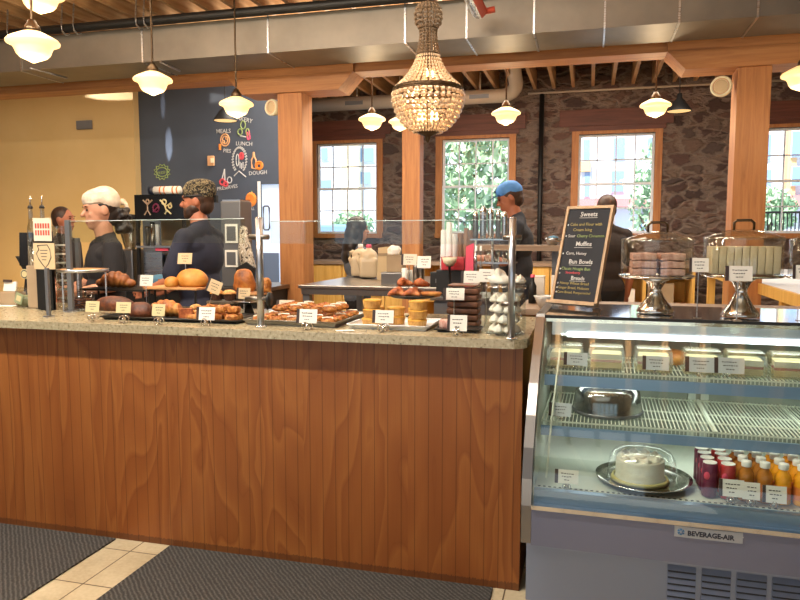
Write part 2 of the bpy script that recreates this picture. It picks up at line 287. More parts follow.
    def fuse(s, name, mat, parent=None, voxel=.008, smooth_it=4, loc=(0, 0, 0), rz=0):
        """one continuous surface from overlapping volumes"""
        me = s.mesh(name); t = bpy.data.objects.new('fuse', me); C.objects.link(t)
        r = t.modifiers.new('r', 'REMESH'); r.mode = 'VOXEL'; r.voxel_size = voxel
        if smooth_it: q = t.modifiers.new('s', 'SMOOTH'); q.iterations = smooth_it; q.factor = .5
        bpy.context.view_layer.update()
        m2 = bpy.data.meshes.new_from_object(t.evaluated_get(bpy.context.evaluated_depsgraph_get()))
        bpy.data.objects.remove(t); bpy.data.meshes.remove(me)
        m2.materials.clear(); m2.materials.append(MT[mat] if isinstance(mat, str) else mat)
        for p in m2.polygons: p.use_smooth = True; p.material_index = 0
        o = bpy.data.objects.new(name, m2); C.objects.link(o); o.location = loc; o.rotation_euler = (0, 0, rz)
        if parent: o.parent = parent
        return o

def tag(o, label=None, cat=None, group=None, kind=None):
    if label: o['label'] = label
    if cat: o['category'] = cat
    if group: o['group'] = group
    if kind: o['kind'] = kind
    return o
def thing(name, label, cat, loc=(0, 0, 0), rz=0, group=None):
    o = bpy.data.objects.new(name, None); C.objects.link(o); o.location = loc; o.rotation_euler = (0, 0, rz); o.empty_display_size = .05
    return tag(o, label, cat, group)
def dup(root, loc=None, rz=None, label=None, group=None, scale=None):
    r = root.copy(); C.objects.link(r)
    if loc is not None: r.location = loc
    if rz is not None: r.rotation_euler = (0, 0, rz)
    if scale is not None: r.scale = (scale,) * 3
    if label: r['label'] = label
    if group: r['group'] = group
    for ch in list(root.children):
        c = ch.copy(); C.objects.link(c); c.parent = r
        for g in ch.children:
            d = g.copy(); C.objects.link(d); d.parent = c
    return r
_used = set()
def put(proto, loc, rz=0, label=None, group=None, scale=1):
    if proto.name not in _used:
        _used.add(proto.name); o = proto; o.location = loc; o.rotation_euler = (0, 0, rz); o.scale = (scale,) * 3
        if label: o['label'] = label
        if group: o['group'] = group
        return o
    return dup(proto, loc, rz, label, group, scale)
def struct(o): o['kind'] = 'structure'; return o

# ================================================================== ROOM SHELL
YW = 9.2            # stone wall face
YB = 7.1           # blue / tan wall face
ZC = 3.25           # joist underside
struct(MB().b2((-10, -5, -.05), (5.2, YW + .4, 0)).build('floor', 'tile'))
struct(MB().b2((-10, -5, ZC + .24), (5.2, YW + .4, ZC + .32)).build('ceiling', 'deck'))
WIN = [(-3.24 - .425, -3.24 + .425), (-1.90, -1.05), (-.15, .70), (1.60, 2.45)]
WIN = [(onY(a, 180, YW).x, onY(b, 180, YW).x) for a, b in ((317, 377), (442, 509), (578, 654))]; WIN.append((onY(763, 180, YW).x, onY(763, 180, YW).x + WIN[2][1] - WIN[2][0]))
WZ0, WZ1 = 1.44, 2.67
mb = MB(); xs = -10
for a, b in WIN:
    mb.b2((xs, YW, 0), (a, YW + .12, 3.5)); mb.b2((a, YW, 0), (b, YW + .12, WZ0)); mb.b2((a, YW, WZ1), (b, YW + .12, 3.5)); xs = b
mb.b2((xs, YW, 0), (5.2, YW + .12, 3.5))
struct(mb.build('wall_back', 'stone'))
TX = onY(140, 150, YB).x
struct(MB().b2((-10, YB - .1, 0), (TX, YB + .1, 3.5)).build('wall_left', 'tan'))
BX1 = onY(292, 200, YB).x
DX0, DX1 = onY(261.5, 240, YB).x, onY(281, 240, YB).x + .1; DZ = onY(270, 184, YB).z
mb = MB(); mb.b2((TX, YB, 0), (DX0, YB + .12, 3.5)); mb.b2((DX0, YB, DZ), (DX1, YB + .12, 3.5)); mb.b2((DX1, YB, 0), (BX1 + .02, YB + .12, 3.5))
wall_blue = struct(mb.build('wall_centre', 'blue'))
struct(MB().b2((-10.1, -5, 0), (-10, YB, 3.5)).build('wall_far_left', 'side'))
struct(MB().b2((5.2, -5, 0), (5.3, YW + .4, 3.5)).build('wall_right', 'side'))
mb = MB(); xs = -10                                               # shop front behind the viewer: wall with tall openings
for i in range(7):
    a = -9.5 + i * 2.1; mb.b2((xs, -5.12, 0), (a, -5, 3.5)); mb.b2((a, -5.12, 0), (a + 1.6, -5, .5)); mb.b2((a, -5.12, 2.95), (a + 1.6, -5, 3.5)); xs = a + 1.6
mb.b2((xs, -5.12, 0), (5.2, -5, 3.5)); struct(mb.build('wall_front', 'side'))

# door in the blue wall
d = MB().b2((DX0, YB + .03, 0), (DX1, YB + .07, DZ)).use('white'); door = struct(MB().use(pm('pale_door_glow', '#cfe0f2', .4, 0, .5, '#b8d4f4', .35)).b2((DX0, YB + .03, 0), (DX1, YB + .07, DZ)).build('door_1'))  # door material glows to imitate daylight at the doorway
d.bm.free()
MB().b2((DX0 + .01, YB + .015, 0), (DX1 - .14, YB + .03, onY(270, 253, YB).z)).build('kick_panel', pm('door_panel', '#5d6b80', .5), door)
hx, hz = onY(266, 218, YB)[0], onY(266, 218, YB)[2]
MB().tube([(hx - .03 + .07 * a, YB + .0, hz + .13 * b) for a, b in ((0, -.9), (.2, -1), (.8, -1), (1, -.85), (1, .85), (.8, 1), (.2, 1), (0, .9))], .008, 6, True).build('door_handle', 'iron', door)
MB().b2((DX0 - .03, YB - .015, 0), (DX0, YB, DZ + .03)).build('door_frame', 'white', door)

# windows
for i, (a, b) in enumerate(WIN):
    fr = MB(); y0 = YW - .02; cw = .085
    fr.b2((a - cw, y0, WZ0 - .06), (a, YW + .10, WZ1 + .04)); fr.b2((b, y0, WZ0 - .06), (b + cw, YW + .10, WZ1 + .04)); fr.b2((a, y0, WZ1), (b, YW + .10, WZ1 + .04)); fr.b2((a - cw, y0 - .03, WZ0 - .06), (b + cw, YW + .10, WZ0))
    w = struct(fr.build('window_%d' % (i + 1), 'casing'))
    zm = (WZ0 + WZ1) / 2; fw = .03
    for nm, z0, z1, yy in (('upper_sash', zm - .015, WZ1, .05), ('lower_sash', WZ0, zm + .015, .018)):
        sh = MB(); y = YW + yy
        for q in ((a, z0, a + fw, z1), (b - fw, z0, b, z1), (a + fw, z0, b - fw, z0 + fw), (a + fw, z1 - fw, b - fw, z1)): sh.b2((q[0], y, q[1]), (q[2], y + .03, q[3]))
        for k in (1, 2, 3): x = a + (b - a) * k / 4; sh.b2((x - .008, y + .004, z0 + fw), (x + .008, y + .026, z1 - fw))
        sh.b2((a + fw, y + .004, (z0 + z1) / 2 - .008), (b - fw, y + .026, (z0 + z1) / 2 + .008))
        so = sh.build(nm, 'fac_frame' if nm == 'upper_sash' else 'fac_frame', w)
        MB().b2((a + fw, y + .013, z0 + fw), (b - fw, y + .017, z1 - fw)).build('glass_pane', 'winglass', so)
    ll = MB().b2((a - .24, YW - .035, WZ1 + .10), (b + .20, YW - .001, WZ1 + .30)); struct(ll.build('lintel', 'lintel'))
    struct(MB().b2((a - .12, YW - .02, WZ1 + .04), (b + .12, YW - .001, WZ1 + .10)).build('lintel_strip', 'lintel'))

# joists
JX = .235
n0 = int((-9.8) / JX)
for i in range(n0, int(4.9 / JX)):
    x = -.009 + i * JX
    o = MB().b2((-.019, -4.9, 0), (.019, YW - .02, .236)) if i == n0 else None
    if o: jo = o.build('ceiling_joist', 'timber_y'); struct(jo); jo.location = (x, 0, ZC)
    else: c = jo.copy(); C.objects.link(c); c.location = (x, 0, ZC)

# timber frame
YP = 5.52; PW = .22; ZB = 2.735; ZT = 3.09
PL0 = onY(279, 200, YP).x; PR0 = onY(734.5, 150, YP).x
for x0 in (PL0, PR0): struct(MB().b2((0, 0, 0), (PW, PW, 2.60), .004).build('timber_post', 'timber_z', None, False, (x0, YP, 0)))
struct(MB().b2((-10, YP, ZB), (5.2, YP + PW, ZT - .002)).build('timber_beam', 'timber_x'))
def corbel(x0, cl, cr, zb):
    zt = ZB - .002; ch = zt - zb
    pts = [(cl, 0, zt), (cl + ch * .95, 0, zb), (cr - ch * .95, 0, zb), (cr, 0, zt)]
    struct(MB().prism([(p[0], YP - .03, p[2]) for p in pts], (0, PW + .06, 0)).build('corbel', 'timber_x'))
    struct(MB().b2((cl, YP - .03, ZB), (cr, YP - .001, ZT - .05)).build('corbel_plate', 'timber_x'))
corbel(PL0, onY(230, 85, YP).x, onY(354, 75, YP).x, 2.60)
corbel(PR0, onY(667, 55, YP).x, PR0 + .55, 2.60)
# inner post by the second window and its casing
xq = onY(410, 200, 8.3).x
struct(MB().b2((xq - .1, 8.3, 0), (xq + .12, 8.5, ZC - .01), .004).build('timber_post', 'timber_z'))

# ducts and pipes
dz0, dz1, dy0, dy1 = 2.78, 3.045, 4.95, 5.42
t = thing('air_duct', 'long rectangular galvanised air duct hung under the joists above the timber beam', 'duct', (0, (dy0 + dy1) / 2, dz0))
yc = (dy1 - dy0) / 2
MB().b2((-9.9, -yc, 0), (5.1, yc, dz1 - dz0)).build('duct_body', 'duct', t)
for x in [-8.5, -7.2, -5.9, -4.6, -3.44, -2.36, -1.3, -.86, -.4, .06, .52, .98, 1.9, 3.1]:
    MB().b2((x - .006, -yc - .006, -.006), (x + .006, yc + .006, dz1 - dz0 + .004)).build('seam', 'steel', t)
tag(MB().cyl((-9.9, 4.87, 3.06), (5.1, 4.87, 3.06), .035, None, 12).build('black_pipe', 'iron', None, True), 'straight black pipe running along the top front edge of the rectangular duct', 'pipe')
for k, (px, py) in enumerate(((4, 14), (60, 42), (72, 47), (134, 26), (142, 26))):
    p = onY(px, py, 4.80)
    tag(MB().tube([(p.x + dx * .5, 4.87 + math.sin(a) * .05, 3.06 - math.cos(a) * .05) for dx, a in [(0, 2.6), (0, 1.8), (0, .9), (0, 0), (0, -.9), (0, -1.8)]] + [(p.x, 4.84, 3.24)], .007, 6).build('pipe_hanger', 'steel'), ['white hook hanger at the far left end of the black pipe', 'first pale pipe clamp behind the big left lamp', 'second pale pipe clamp just past the big left lamp', 'J hook hanger left of the second pendant rod', 'J hook hanger touching the second pendant rod'][k], 'pipe hanger')
for k, (a, b) in enumerate((((30, 68), (67, 78)), ((160, 62), (180, 71)))):
    tag(MB().cyl(onZ(*a, dz0 - .03), onZ(*b, dz0 - .03), .008, None, 8).build('hanging_strap', 'steel', None, True), ['thin metal strap rod under the duct at the upper left of the tan wall', 'thin metal strap rod under the duct by the second pendant lamp'][k], 'rod')
p1 = onY(480, 13, 4.74); p0 = p1
tag(MB().use('steel').cyl((p1.x, 3.2, p1.z), (p1.x, 4.70, p1.z), .05, None, 16).use('signred').cyl((p1.x, 4.70, p1.z), (p1.x, 4.74, p1.z), .034).cyl((p1.x + .03, 4.72, p1.z), (p1.x + .10, 4.72, p1.z + .01), .02).build('sprinkler_pipe', None, None, True), 'short grey pipe with a red fitting beside the chandelier top', 'pipe')
# round painted duct along the stone wall with elbow
yd = 8.8; zd = onY(400, 101, yd).z; xe = onY(516, 98, yd).x
pts = [(onY(300, 100, yd).x, yd, zd), (xe - .18, yd, zd)] + [(xe - .18 + .2 * math.sin(a), yd - .2 + .2 * math.cos(a), zd + .1 * (1 - math.cos(a))) for a in (.4, .8, 1.2, 1.57)] + [(xe + .02, yd - .7, zd + .28), (xe + .02, yd - 1.4, zd + .3)]
t = thing('round_duct', 'round painted spiral duct along the stone wall turning up at an elbow', 'duct', pts[0])
MB().tube([Vector(p) - Vector(pts[0]) for p in pts], .085, 18).build('duct_tube', 'white_duct', t, True)
for px in (356, 480): x = onY(px, 104, yd).x - pts[0][0]; MB().b2((x - .12, -.089, -.035), (x + .12, -.08, .015)).build('air_grille', 'grey_metal', t)
for px in (357, 480): x = onY(px, 95, yd).x - pts[0][0]; MB().cyl((x, 0, .085), (x, 0, .3), .012).build('hanger_rod', 'white_duct', t)
xv = onY(540, 200, 9.12).x
tag(MB().cyl((xv, 9.12, 0), (xv, 9.12, 3.2), .03, None, 12).build('standpipe', 'iron', None, True), 'tall black vertical pipe on the stone wall right of the second window', 'pipe')
p0 = onY(528, 92, 9.1); p1 = onY(740, 70, 9.1)
tag(MB().cyl((p0.x, 9.1, p0.z - .02), (p1.x + .6, 9.1, p0.z - .02), .014, None, 8).build('conduit', 'white_duct', None, True), 'thin pale conduit along the top of the stone wall', 'pipe')
# floor mats
def mat_poly(pts, name, label):
    tag(MB().prism([Vector((p[0], p[1], .001)) for p in pts], (0, 0, .008)).build(name, 'mat'), label, 'mat')
a, b = onZ(117.5, 538.75, 0), onZ(22.5, 600, 0); c, e = onZ(171.75, 545.75, 0), onZ(98.75, 600, 0)
yb = 2.70
def ext(p, q, y): return (p.x + (q.x - p.x) * (y - p.y) / (q.y - p.y), y)
xr = onZ(492, 592, 0).x
mat_poly([(-6, yb), (-6, .2), ext(a, b, .2), ext(a, b, yb)], 'floor_mat', 'dark ribbed floor mat at the left in front of the counter')
mat_poly([ext(c, e, yb), ext(c, e, .2), (xr + .02, .2), (xr, yb)], 'floor_mat', 'dark ribbed floor mat in the middle right of the cream tile strip')

# ================================================================== COUNTER
t = thing('service_counter', 'long cherry wood beadboard counter under a speckled stone slab', 'counter', (-3, 3.05, 0))
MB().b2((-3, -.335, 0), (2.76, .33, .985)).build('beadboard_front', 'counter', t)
# slab with rounded right corner
xr = onY(528, 340, 2.684).x + 3; pr = .07
pts = [(-3.2, -.40), (xr - pr, -.40)] + [(xr - pr + pr * math.sin(a), -.40 + pr - pr * math.cos(a)) for a in (.3, .6, .9, 1.2, PI / 2)] + [(xr, .38), (-3.2, .38)]
MB().prism([(p[0], p[1], .988) for p in pts], (0, 0, SLAB - .988)).build('stone_slab', 'granite', t)

# ================================================================== DISPLAY CASE
CX, CY, CR = -.208, 2.40, math.radians(-1.1)
CL = 1.30
case = thing('refrigerated_display_case', 'curved glass stainless refrigerated bakery display case at the right end of the counter', 'display case', (CX, CY, 0), CR)
CM = Matrix.Translation((CX, CY, 0)) @ Matrix.Rotation(CR, 4, 'Z'); CMI = CM.inverted()
def L(P): return CMI @ Vector(P)
def inCase(px, py, z): return L(onZ(px, py, z))
prof = [(0, .484), (.012, .57), (.05, .67), (.115, .77), (.20, .87), (.29, .96), (.375, 1.035), (.43, 1.090)]
zt = 1.10
# end panels (profile in y,z)
for x in (0, CL - .034):
    o = MB().use('endsteel').prism([(x, y, z) for y, z in [(-.012, .35), (-.012, .484)] + [(y - .014, z + .006) for y, z in prof[1:]] + [(.46, zt + .004), (.98, zt + .004), (.98, .35)]], (.034, 0, 0)).build('end_panel', None, case)
o = MB().b2((.012, .07, .10), (CL - .012, .97, .35)).build('base_cabinet', 'steelw', case)
MB().b2((.03, .12, 0), (CL - .03, .92, .10)).build('kick_plinth', 'black', case)
MB().b2((.035, -.012, .345), (CL - .035, .06, .475)).build('lower_panel', 'panelblue', case)
MB().b2((.035, -.02, .475), (CL - .035, .03, .490)).build('panel_lip', 'chrome', case)
MB().b2((.035, .02, .490), (CL - .035, .05, .533)).build('deck_rail', 'bandblue', case)
dk = MB().b2((.035, .05, .515), (CL - .035, .74, .535)).build('deck', 'liner_white', case)
g = MB(); k = .05
while k < CL - .05: g.b2((k, .052, .5345), (k + .009, .062, .5354)); k += .018
g.build('deck_vent_slots', 'dark_slot', case)
MB().b2((.035, .74, .49), (CL - .035, .80, 1.07)).build('back_panel', 'backdark', case)
bd = MB()
for x0, x1 in ((.06, .64), (.66, CL - .06)):
    for q in ((x0, .56, x0 + .03, 1.04), (x1 - .03, .56, x1, 1.04), (x0, 1.01, x1, 1.04)): bd.b2((q[0], .728, q[1]), (q[2], .739, q[3]))
bd.build('rear_door_frame', 'liner_white', case)
for x in (.035, CL - .035 - .004): MB().prism([(x, y + .012, z) for y, z in prof] + [(x, .73, 1.07), (x, .73, .536), (x, .06, .536)], (.004, 0, 0)).build('inner_liner', 'liner_white', case)
# top
MB().b2((.034, .44, 1.076), (CL - .034, .98, zt)).build('top_plate', 'topsteel', case)
MB().b2((.034, .428, 1.0905), (CL - .034, .44, zt + .002)).build('top_gasket', 'black', case)
# curved front glass
gb = MB().use('caseglass'); rows = []
pp = [Vector((0, y, z)) for y, z in prof]
from mathutils.geometry import interpolate_bezier
sm = []
for i in range(len(pp) - 1):
    a, b = pp[i], pp[i + 1]; ta = (pp[i + 1] - pp[max(i - 1, 0)]) * .5; tb = (pp[min(i + 2, len(pp) - 1)] - pp[i]) * .5
    sm += interpolate_bezier(a, a + ta / 3, b - tb / 3, b, 6)[:-1]
sm.append(pp[-1])
for p in sm: rows.append([gb.bm.verts.new((x, p.y, p.z)) for x in (.036, CL / 2, CL - .036)])
for r0, r1 in zip(rows, rows[1:]):
    for i in range(2): gb.bm.faces.new([r0[i], r0[i + 1], r1[i + 1], r1[i]])
gb.build('front_glass', None, case, True)
# shelves
def shelf(zt_, yf, rail_h, label=None):
    sh = MB()
    n = int((CL - .1) / .0135); y1 = .70
    for i in range(n + 1): x = .05 + i * (CL - .1) / n; sh.b2((x - .0016, yf, zt_ - .004), (x + .0016, y1, zt_))
    for y in (yf, yf + .13, yf + .26, y1 - .002): sh.b2((.045, y, zt_ - .008), (CL - .045, y + .004, zt_ - .003))
    for i in range(n + 1): x = .05 + i * (CL - .1) / n; sh.b2((x - .0016, yf, zt_ - .02), (x + .0016, yf + .003, zt_ - .004))
    for x in (.046, .33, .335, .64, .645, .95, CL - .05): sh.b2((x, yf, zt_ - .008), (x + .005, y1, zt_ + .001))
    o = sh.build('wire_shelf', 'wire_white', case)
    MB().b2((.045, yf - .012, zt_ - .02 - rail_h), (CL - .045, yf - .004, zt_ - .02)).build('price_rail', 'bandblue', o)
    for x in (.08, CL - .12): MB().b2((x, yf, zt_ - .03), (x + .01, y1 + .03, zt_ - .010)).build('bracket', 'wire_white', o)
    return o
SY1, SY2 = .335, .205
z1 = onY(545, 373, CY + SY1).z + .018; z2 = onY(545, 424, CY + SY2).z + .018
shelf(z1, SY1, .042); shelf(z2, SY2, .036)
for x in (.06, CL - .07): MB().b2((x, .70, .54), (x + .012, .712, 1.06)).build('shelf_post', 'wire_white', case)
MB().tube([(.075, .10, .55), (.085, .18, .75), (.1, .35, .98)], .004).build('side_wire', 'wire_white', case)
zl = onY(700, 338, CY + .50).z
MB().cyl((.12, .47, zl), (CL - .08, .47, zl), .010, None, 10).build('light_tube', 'tube', case, True)
MB().b2((.06, .485, zl - .005), (CL - .06, .53, 1.072)).build('lamp_housing', 'steelh', case)
# louvers
gz = .30
for bk in range(7):
    x0 = inCase(671, 570, .33).x if bk == 0 else x0 + .108
    fr = MB()
    lv = MB()
    for i in range(9):
        z = gz - i * .0225; lv.prism([(x0, .0695, z), (x0, .0695, z - .016), (x0, .058, z - .016)], (.09, 0, 0))
    if bk == 0: x_first = x0
    if x0 + .09 > CL - .02: break
    v = lv.build('louver_bank', 'steelw', case); fr.bm.free()
    sl = MB()
    for i in range(9): z = gz - i * .0225; sl.b2((x0 + .001, .0600, z - .0225), (x0 + .089, .0692, z - .0165))
    sl.build('louver_slot', 'dark_slot', v)
# badge
ba = L(onY(674, 529, CY - .012)); bb = L(onY(729, 534, CY - .012)); bz = .457
bw = .205; bx = ba.x; bh = .036; bt = L(onY(674, 524, CY - .012)).z
b = MB().b2((bx, -.0165, bt - bh), (bx + bw, -.012, bt)).build('badge', 'badge', case)
RX = Matrix.Rotation(PI / 2, 4, 'X')
MB().text('BEVERAGE-AIR', .0225, Matrix.Translation((bx + .04, -.0168, bt - bh + .0085)) @ RX @ Matrix.Diagonal((.95, 1, 1, 1)), 'LEFT', .001, .0009).build('badge_lettering', 'navy', b)
lg = MB(); lg.ell((bx + .02, -.0168, bt - bh / 2), (.011, .0012, .011)); lg.build('badge_emblem', 'bluelogo', b)
lg = MB()
for a in range(3): lg.tube([(bx + .02 + math.cos(a * PI / 3) * .011, -.0184, bt - bh / 2 + math.sin(a * PI / 3) * .011), (bx + .02 - math.cos(a * PI / 3) * .011, -.0184, bt - bh / 2 - math.sin(a * PI / 3) * .011)], .0011, 4)
lg.build('emblem_lines', 'badge', b)
e = L(onY(738, 535, CY - .012)); em = MB()
for dx, dz in ((0, .008), (0, -.008), (.008, 0), (-.008, 0)): em.box((e.x + dx, -.0135, e.z + dz), (.0085, .003, .0085), Euler((0, PI / 4, 0)))
em.build('certification_mark', 'white', case)

def CW(x, y, z): return CM @ Vector((x, y, z))
# ---- price cards
def card_proto(w, h, style='gem', stem=.05, face='paper', tilt=-12, strip=True, base_r=.014):
    t = thing('price_card', 'price card', 'price card')
    rot = Euler((math.radians(tilt), 0, 0)); c0 = Vector((0, 0, stem + h / 2)) if style != 'flat' else Vector((0, 0, h / 2))
    m4 = Matrix.Translation(c0) @ rot.to_matrix().to_4x4()
    cb = MB(); cb.box((0, 0, 0), (w, .0012, h)); cb.bm.transform(m4); cd = cb.build('card', face, t)
    if strip: q = MB().box((-w / 2 + w * .07, -.0012, 0), (w * .14, .0010, h)); q.bm.transform(m4); q.build('dark_strip', 'strip', cd)
    ln = MB()
    for i in range(3):
        ww = w * (.5, .42, .22)[i]; z = h * (.22, .0, -.24)[i]; x = -w * .5 + w * .2
        k = 0
        while k < ww:
            s_ = random.uniform(.004, .009); ln.box((x + (w * .62 - ww) / 2 + k + s_ / 2, -.0012, z + random.uniform(-.0006, .0006)), (s_, .0008, h * .055)); k += s_ + .0025
    ln.bm.transform(m4); ln.build('card_lettering', 'ink', cd)
    if style == 'gem':
        gm = MB()
        for i in range(6):
            a = i * PI / 3; gm.tube([(base_r * .75 * math.cos(u) * math.cos(a) + base_r * .45 * math.cos(a), base_r * .75 * math.cos(u) * math.sin(a) + base_r * .45 * math.sin(a), base_r * .86 + base_r * .78 * math.sin(u)) for u in [q * 2 * PI / 10 for q in range(10)]], base_r * .11, 5, True)
        gm.ell((0, 0, base_r * .82), base_r * .55, None, 10, 6); gm.build('holder_base', 'silver', t, True)
        MB().tube([(0, 0, base_r), (0, .003, stem * .7), (-.008, .004, stem + .01), (0, .004, stem + .02), (.008, .004, stem + .01)], .0012, 5).build('wire_clip', 'chrome', t)
    elif style == 'stick':
        MB().cyl((0, .004, 0), (0, .004, stem + h * .4), .0022, None, 6).build('stick', 'steel', t)
    return t
def card(loc, w, h, label, style='gem', stem=.02, face='paper', rz=0, tilt=-12, strip=True, base_r=.014, group=None):
    t = card_proto(w, h, style, stem, face, tilt, strip, base_r); t.location = loc; t.rotation_euler = (0, 0, rz); t['label'] = label
    if group: t['group'] = group
    return t

# ---- case stock
G1 = 'clamshell packs on the top shelf of the case'
def clamshell(w, d, h):
    t = thing('clamshell_box', '', 'food container')
    b = MB()
    b.lathe([(0, 0), (.5, 0), (.53, .35), (.53, .5)], (0, 0, 0), 4); l = MB(); l.lathe([(.53, .5), (.5, .9), (.46, 1), (0, 1)], (0, 0, 0), 4)
    for m in (b, l):
        m.bm.transform(Matrix.Diagonal((w, d, h, 1)) @ Matrix.Rotation(PI / 4, 4, 'Z') @ Matrix.Diagonal((1.33, 1.33, 1, 1)))
    b.build('tray_half', 'clam', t); l.build('lid_half', 'clam', t); return t
def sandwich(kind):
    t = thing('sandwich', '', 'sandwich')
    for k, (z, m, hh) in enumerate(((.003, 'bread_white', .019), (.0225, 'fill', .008), (.031, 'bread_white', .019))):
        MB().prism([(-.05, -.02, z), (.05, -.02, z), (.043, .02, z), (-.043, .02, z)], (0, 0, hh)).build(('bread_slice', 'filling', 'bread_slice')[k], m, t)
    return t
cp = clamshell(.138, .115, .088); sp = sandwich(0); zs = z1 + .002
spots = [(566, 'plain white filling'), (606, 'thick bread'), (652, 'orange crust'), (700, 'pale cream'), (742, 'pale cream'), (786, 'white layers')]
seq = ['at the far left end', 'second from the left end', 'third from the left end', 'fourth from the left end', 'fifth from the left end', 'nearest the right edge of the frame']
for i, (px, _) in enumerate(spots):
    q = L(onY(px, 360, CY + SY1 + .10)); P = CW(q.x, SY1 + .075, zs)
    put(cp, P, CR, 'clear clamshell pack on the top case shelf, ' + seq[i], G1)
    P2 = CW(q.x, SY1 + .05, zs + .004); put(sp, P2, CR, 'front sandwich half in the top shelf clamshell pack ' + seq[i], 'sandwiches on the top shelf of the case', 1.13)
    P3 = CW(q.x + .002, SY1 + .102, zs + .004); put(sp, P3, CR, 'rear sandwich half in the top shelf clamshell pack ' + seq[i], None, 1.13)
for i, (x0, x1, y1, lab) in enumerate(((564, 587, 361, 'grey price card on the top case shelf before the leftmost clamshell pack'), (643, 668, 366, 'grey price card on the top case shelf before the orange crusted pack'), (686, 713, 367, 'grey price card on the top case shelf, left of the close pair'), (715, 743, 369, 'grey price card on the top case shelf, right of the close pair'))):
    P = onY((x0 + x1) / 2, y1, CY + SY1 + .012 - .02 * (x0 > 600)); w = (x1 - x0) * mpp(P)
    P.z = zs; card(P, w, w * .56, lab, 'gem', .014, 'greycard', CR, -14, True, .008)
# loaf behind cards
P = CW(L(onY(672, 350, CY + .52)).x, .55, zs); b = MB().ell((0, 0, .03), (.085, .045, .032)); b.rough(.006, 14)
tag(b.build('bread_loaf', 'gold', None, True, P, CR), 'long golden loaf at the back of the top case shelf', 'bread')
# shelf two: big domed container
q = L(onY(607, 418, CY + SY2 + .14)); P = CW(q.x, SY2 + .17, z2 + .002)
t = thing('cake_carrier', 'wide smoky clear cake container on the middle case shelf', 'food container', P, CR)
MB().lathe([(0, 0), (.125, 0), (.135, .012), (.13, .016)], (0, 0, 0), 36).build('carrier_tray', 'grey_metal', t, True)
MB().lathe([(.128, .016), (.124, .05), (.118, .085), (.10, .10), (0, .103)], (0, 0, 0), 36).build('carrier_lid', 'smoke', t, True)
P2 = P + Vector((0, 0, .018)); t = thing('dark_cake', 'dark round cake inside the smoky cake container on the middle case shelf', 'cake', P2, CR)
MB().lathe([(0, 0), (.085, 0), (.087, .05), (.08, .056), (0, .056)], (0, 0, 0), 32).build('cake_body', pm('grey_frosting', '#b9b3a8', .6), t, True)
for k in range(8): MB().ell((.066 * math.cos(k * PI / 4), .066 * math.sin(k * PI / 4), .0595), (.010, .010, .009), None, 10, 6).build('frosting_rosette', 'cream', t, True)
P = onY(560, 414, CY + SY2 + .012); P.z = z2 + .001; w = 22 * mpp(P); card(P, w, w * .6, 'grey price card on the middle case shelf left of the smoky container', 'gem', .012, 'greycard', CR, -14, True, .008)
# bottom deck: cake
zd_ = .5362; P = CW(*[inCase(643, 482, zd_).x, inCase(643, 482, zd_).y, zd_])
rad = 46 * mpp(P)
t = thing('silver_platter', 'round silver platter under the white cake on the case floor', 'platter', P, CR)
MB().lathe([(0, .004), (rad * .7, .004), (rad * .85, .010), (rad, .022), (rad, .026), (rad * .84, .015), (rad * .7, .009), (0, .009)], (0, 0, 0), 48).build('platter_dish', 'silver', t, True)
MB().lathe([(rad * .45, 0), (rad * .46, .004), (rad * .40, .004), (rad * .39, 0)], (0, 0, 0), 32).build('platter_foot', 'silver', t, True)
Pk = P + Vector((-.012, 0, .0095)); cr = 23.5 * mpp(P)
t = thing('frosted_cake', 'white frosted cake with piped top on the silver platter', 'cake', Pk, CR)
MB().lathe([(0, 0), (cr * 1.06, 0), (cr * 1.08, .004), (cr, .010), (cr * .98, .075), (cr * .94, .08), (0, .08)], (0, 0, 0), 40).build('cake_body', 'cream', t, True)
MB().lathe([(cr * 1.10, .0008), (cr * 1.2, .001), (cr * 1.14, .012), (cr * 1.06, .012)], (0, 0, 0), 40).build('cake_border', pm('yellow_border', '#e0d088', .6), t, True)
for k in range(10): MB().lathe([(.013, 0), (.014, .006), (.009, .011), (.004, .016), (0, .018)], (cr * .76 * math.cos(k * PI / 5), cr * .76 * math.sin(k * PI / 5), 0.0802), 12, .12, 4).build('frosting_rosette', 'cream', t, True)
MB().lathe([(.02, 0), (.022, .008), (.012, .014), (0, .018)], (0, 0, 0.0802), 12, .12, 4).build('frosting_rosette', 'cream', t, True)
dr = 33 * mpp(P); t = thing('cake_dome', 'clear dome cover over the white frosted cake on the case floor', 'cake dome', P + Vector((-.005, 0, .0185)), CR)
MB().lathe([(dr, 0), (dr * .99, .035), (dr * .95, .070), (dr * .82, .094), (dr * .5, .107), (0, .111)], (0, 0, 0), 40).build('dome_shell', 'plastic', t, True)
MB().lathe([(.008, .111), (.011, .114), (.010, .117), (0, .118)], (0, 0, 0), 16).build('dome_knob', 'plastic', t, True)
P = inCase(566, 492, zd_); P = CW(P.x, P.y + .025, zd_); w = 23 * mpp(P); card(P, w, w * .6, 'white price card in a wire holder at the left end of the case floor', 'gem', .022, 'paper', CR, -8, True, .012)
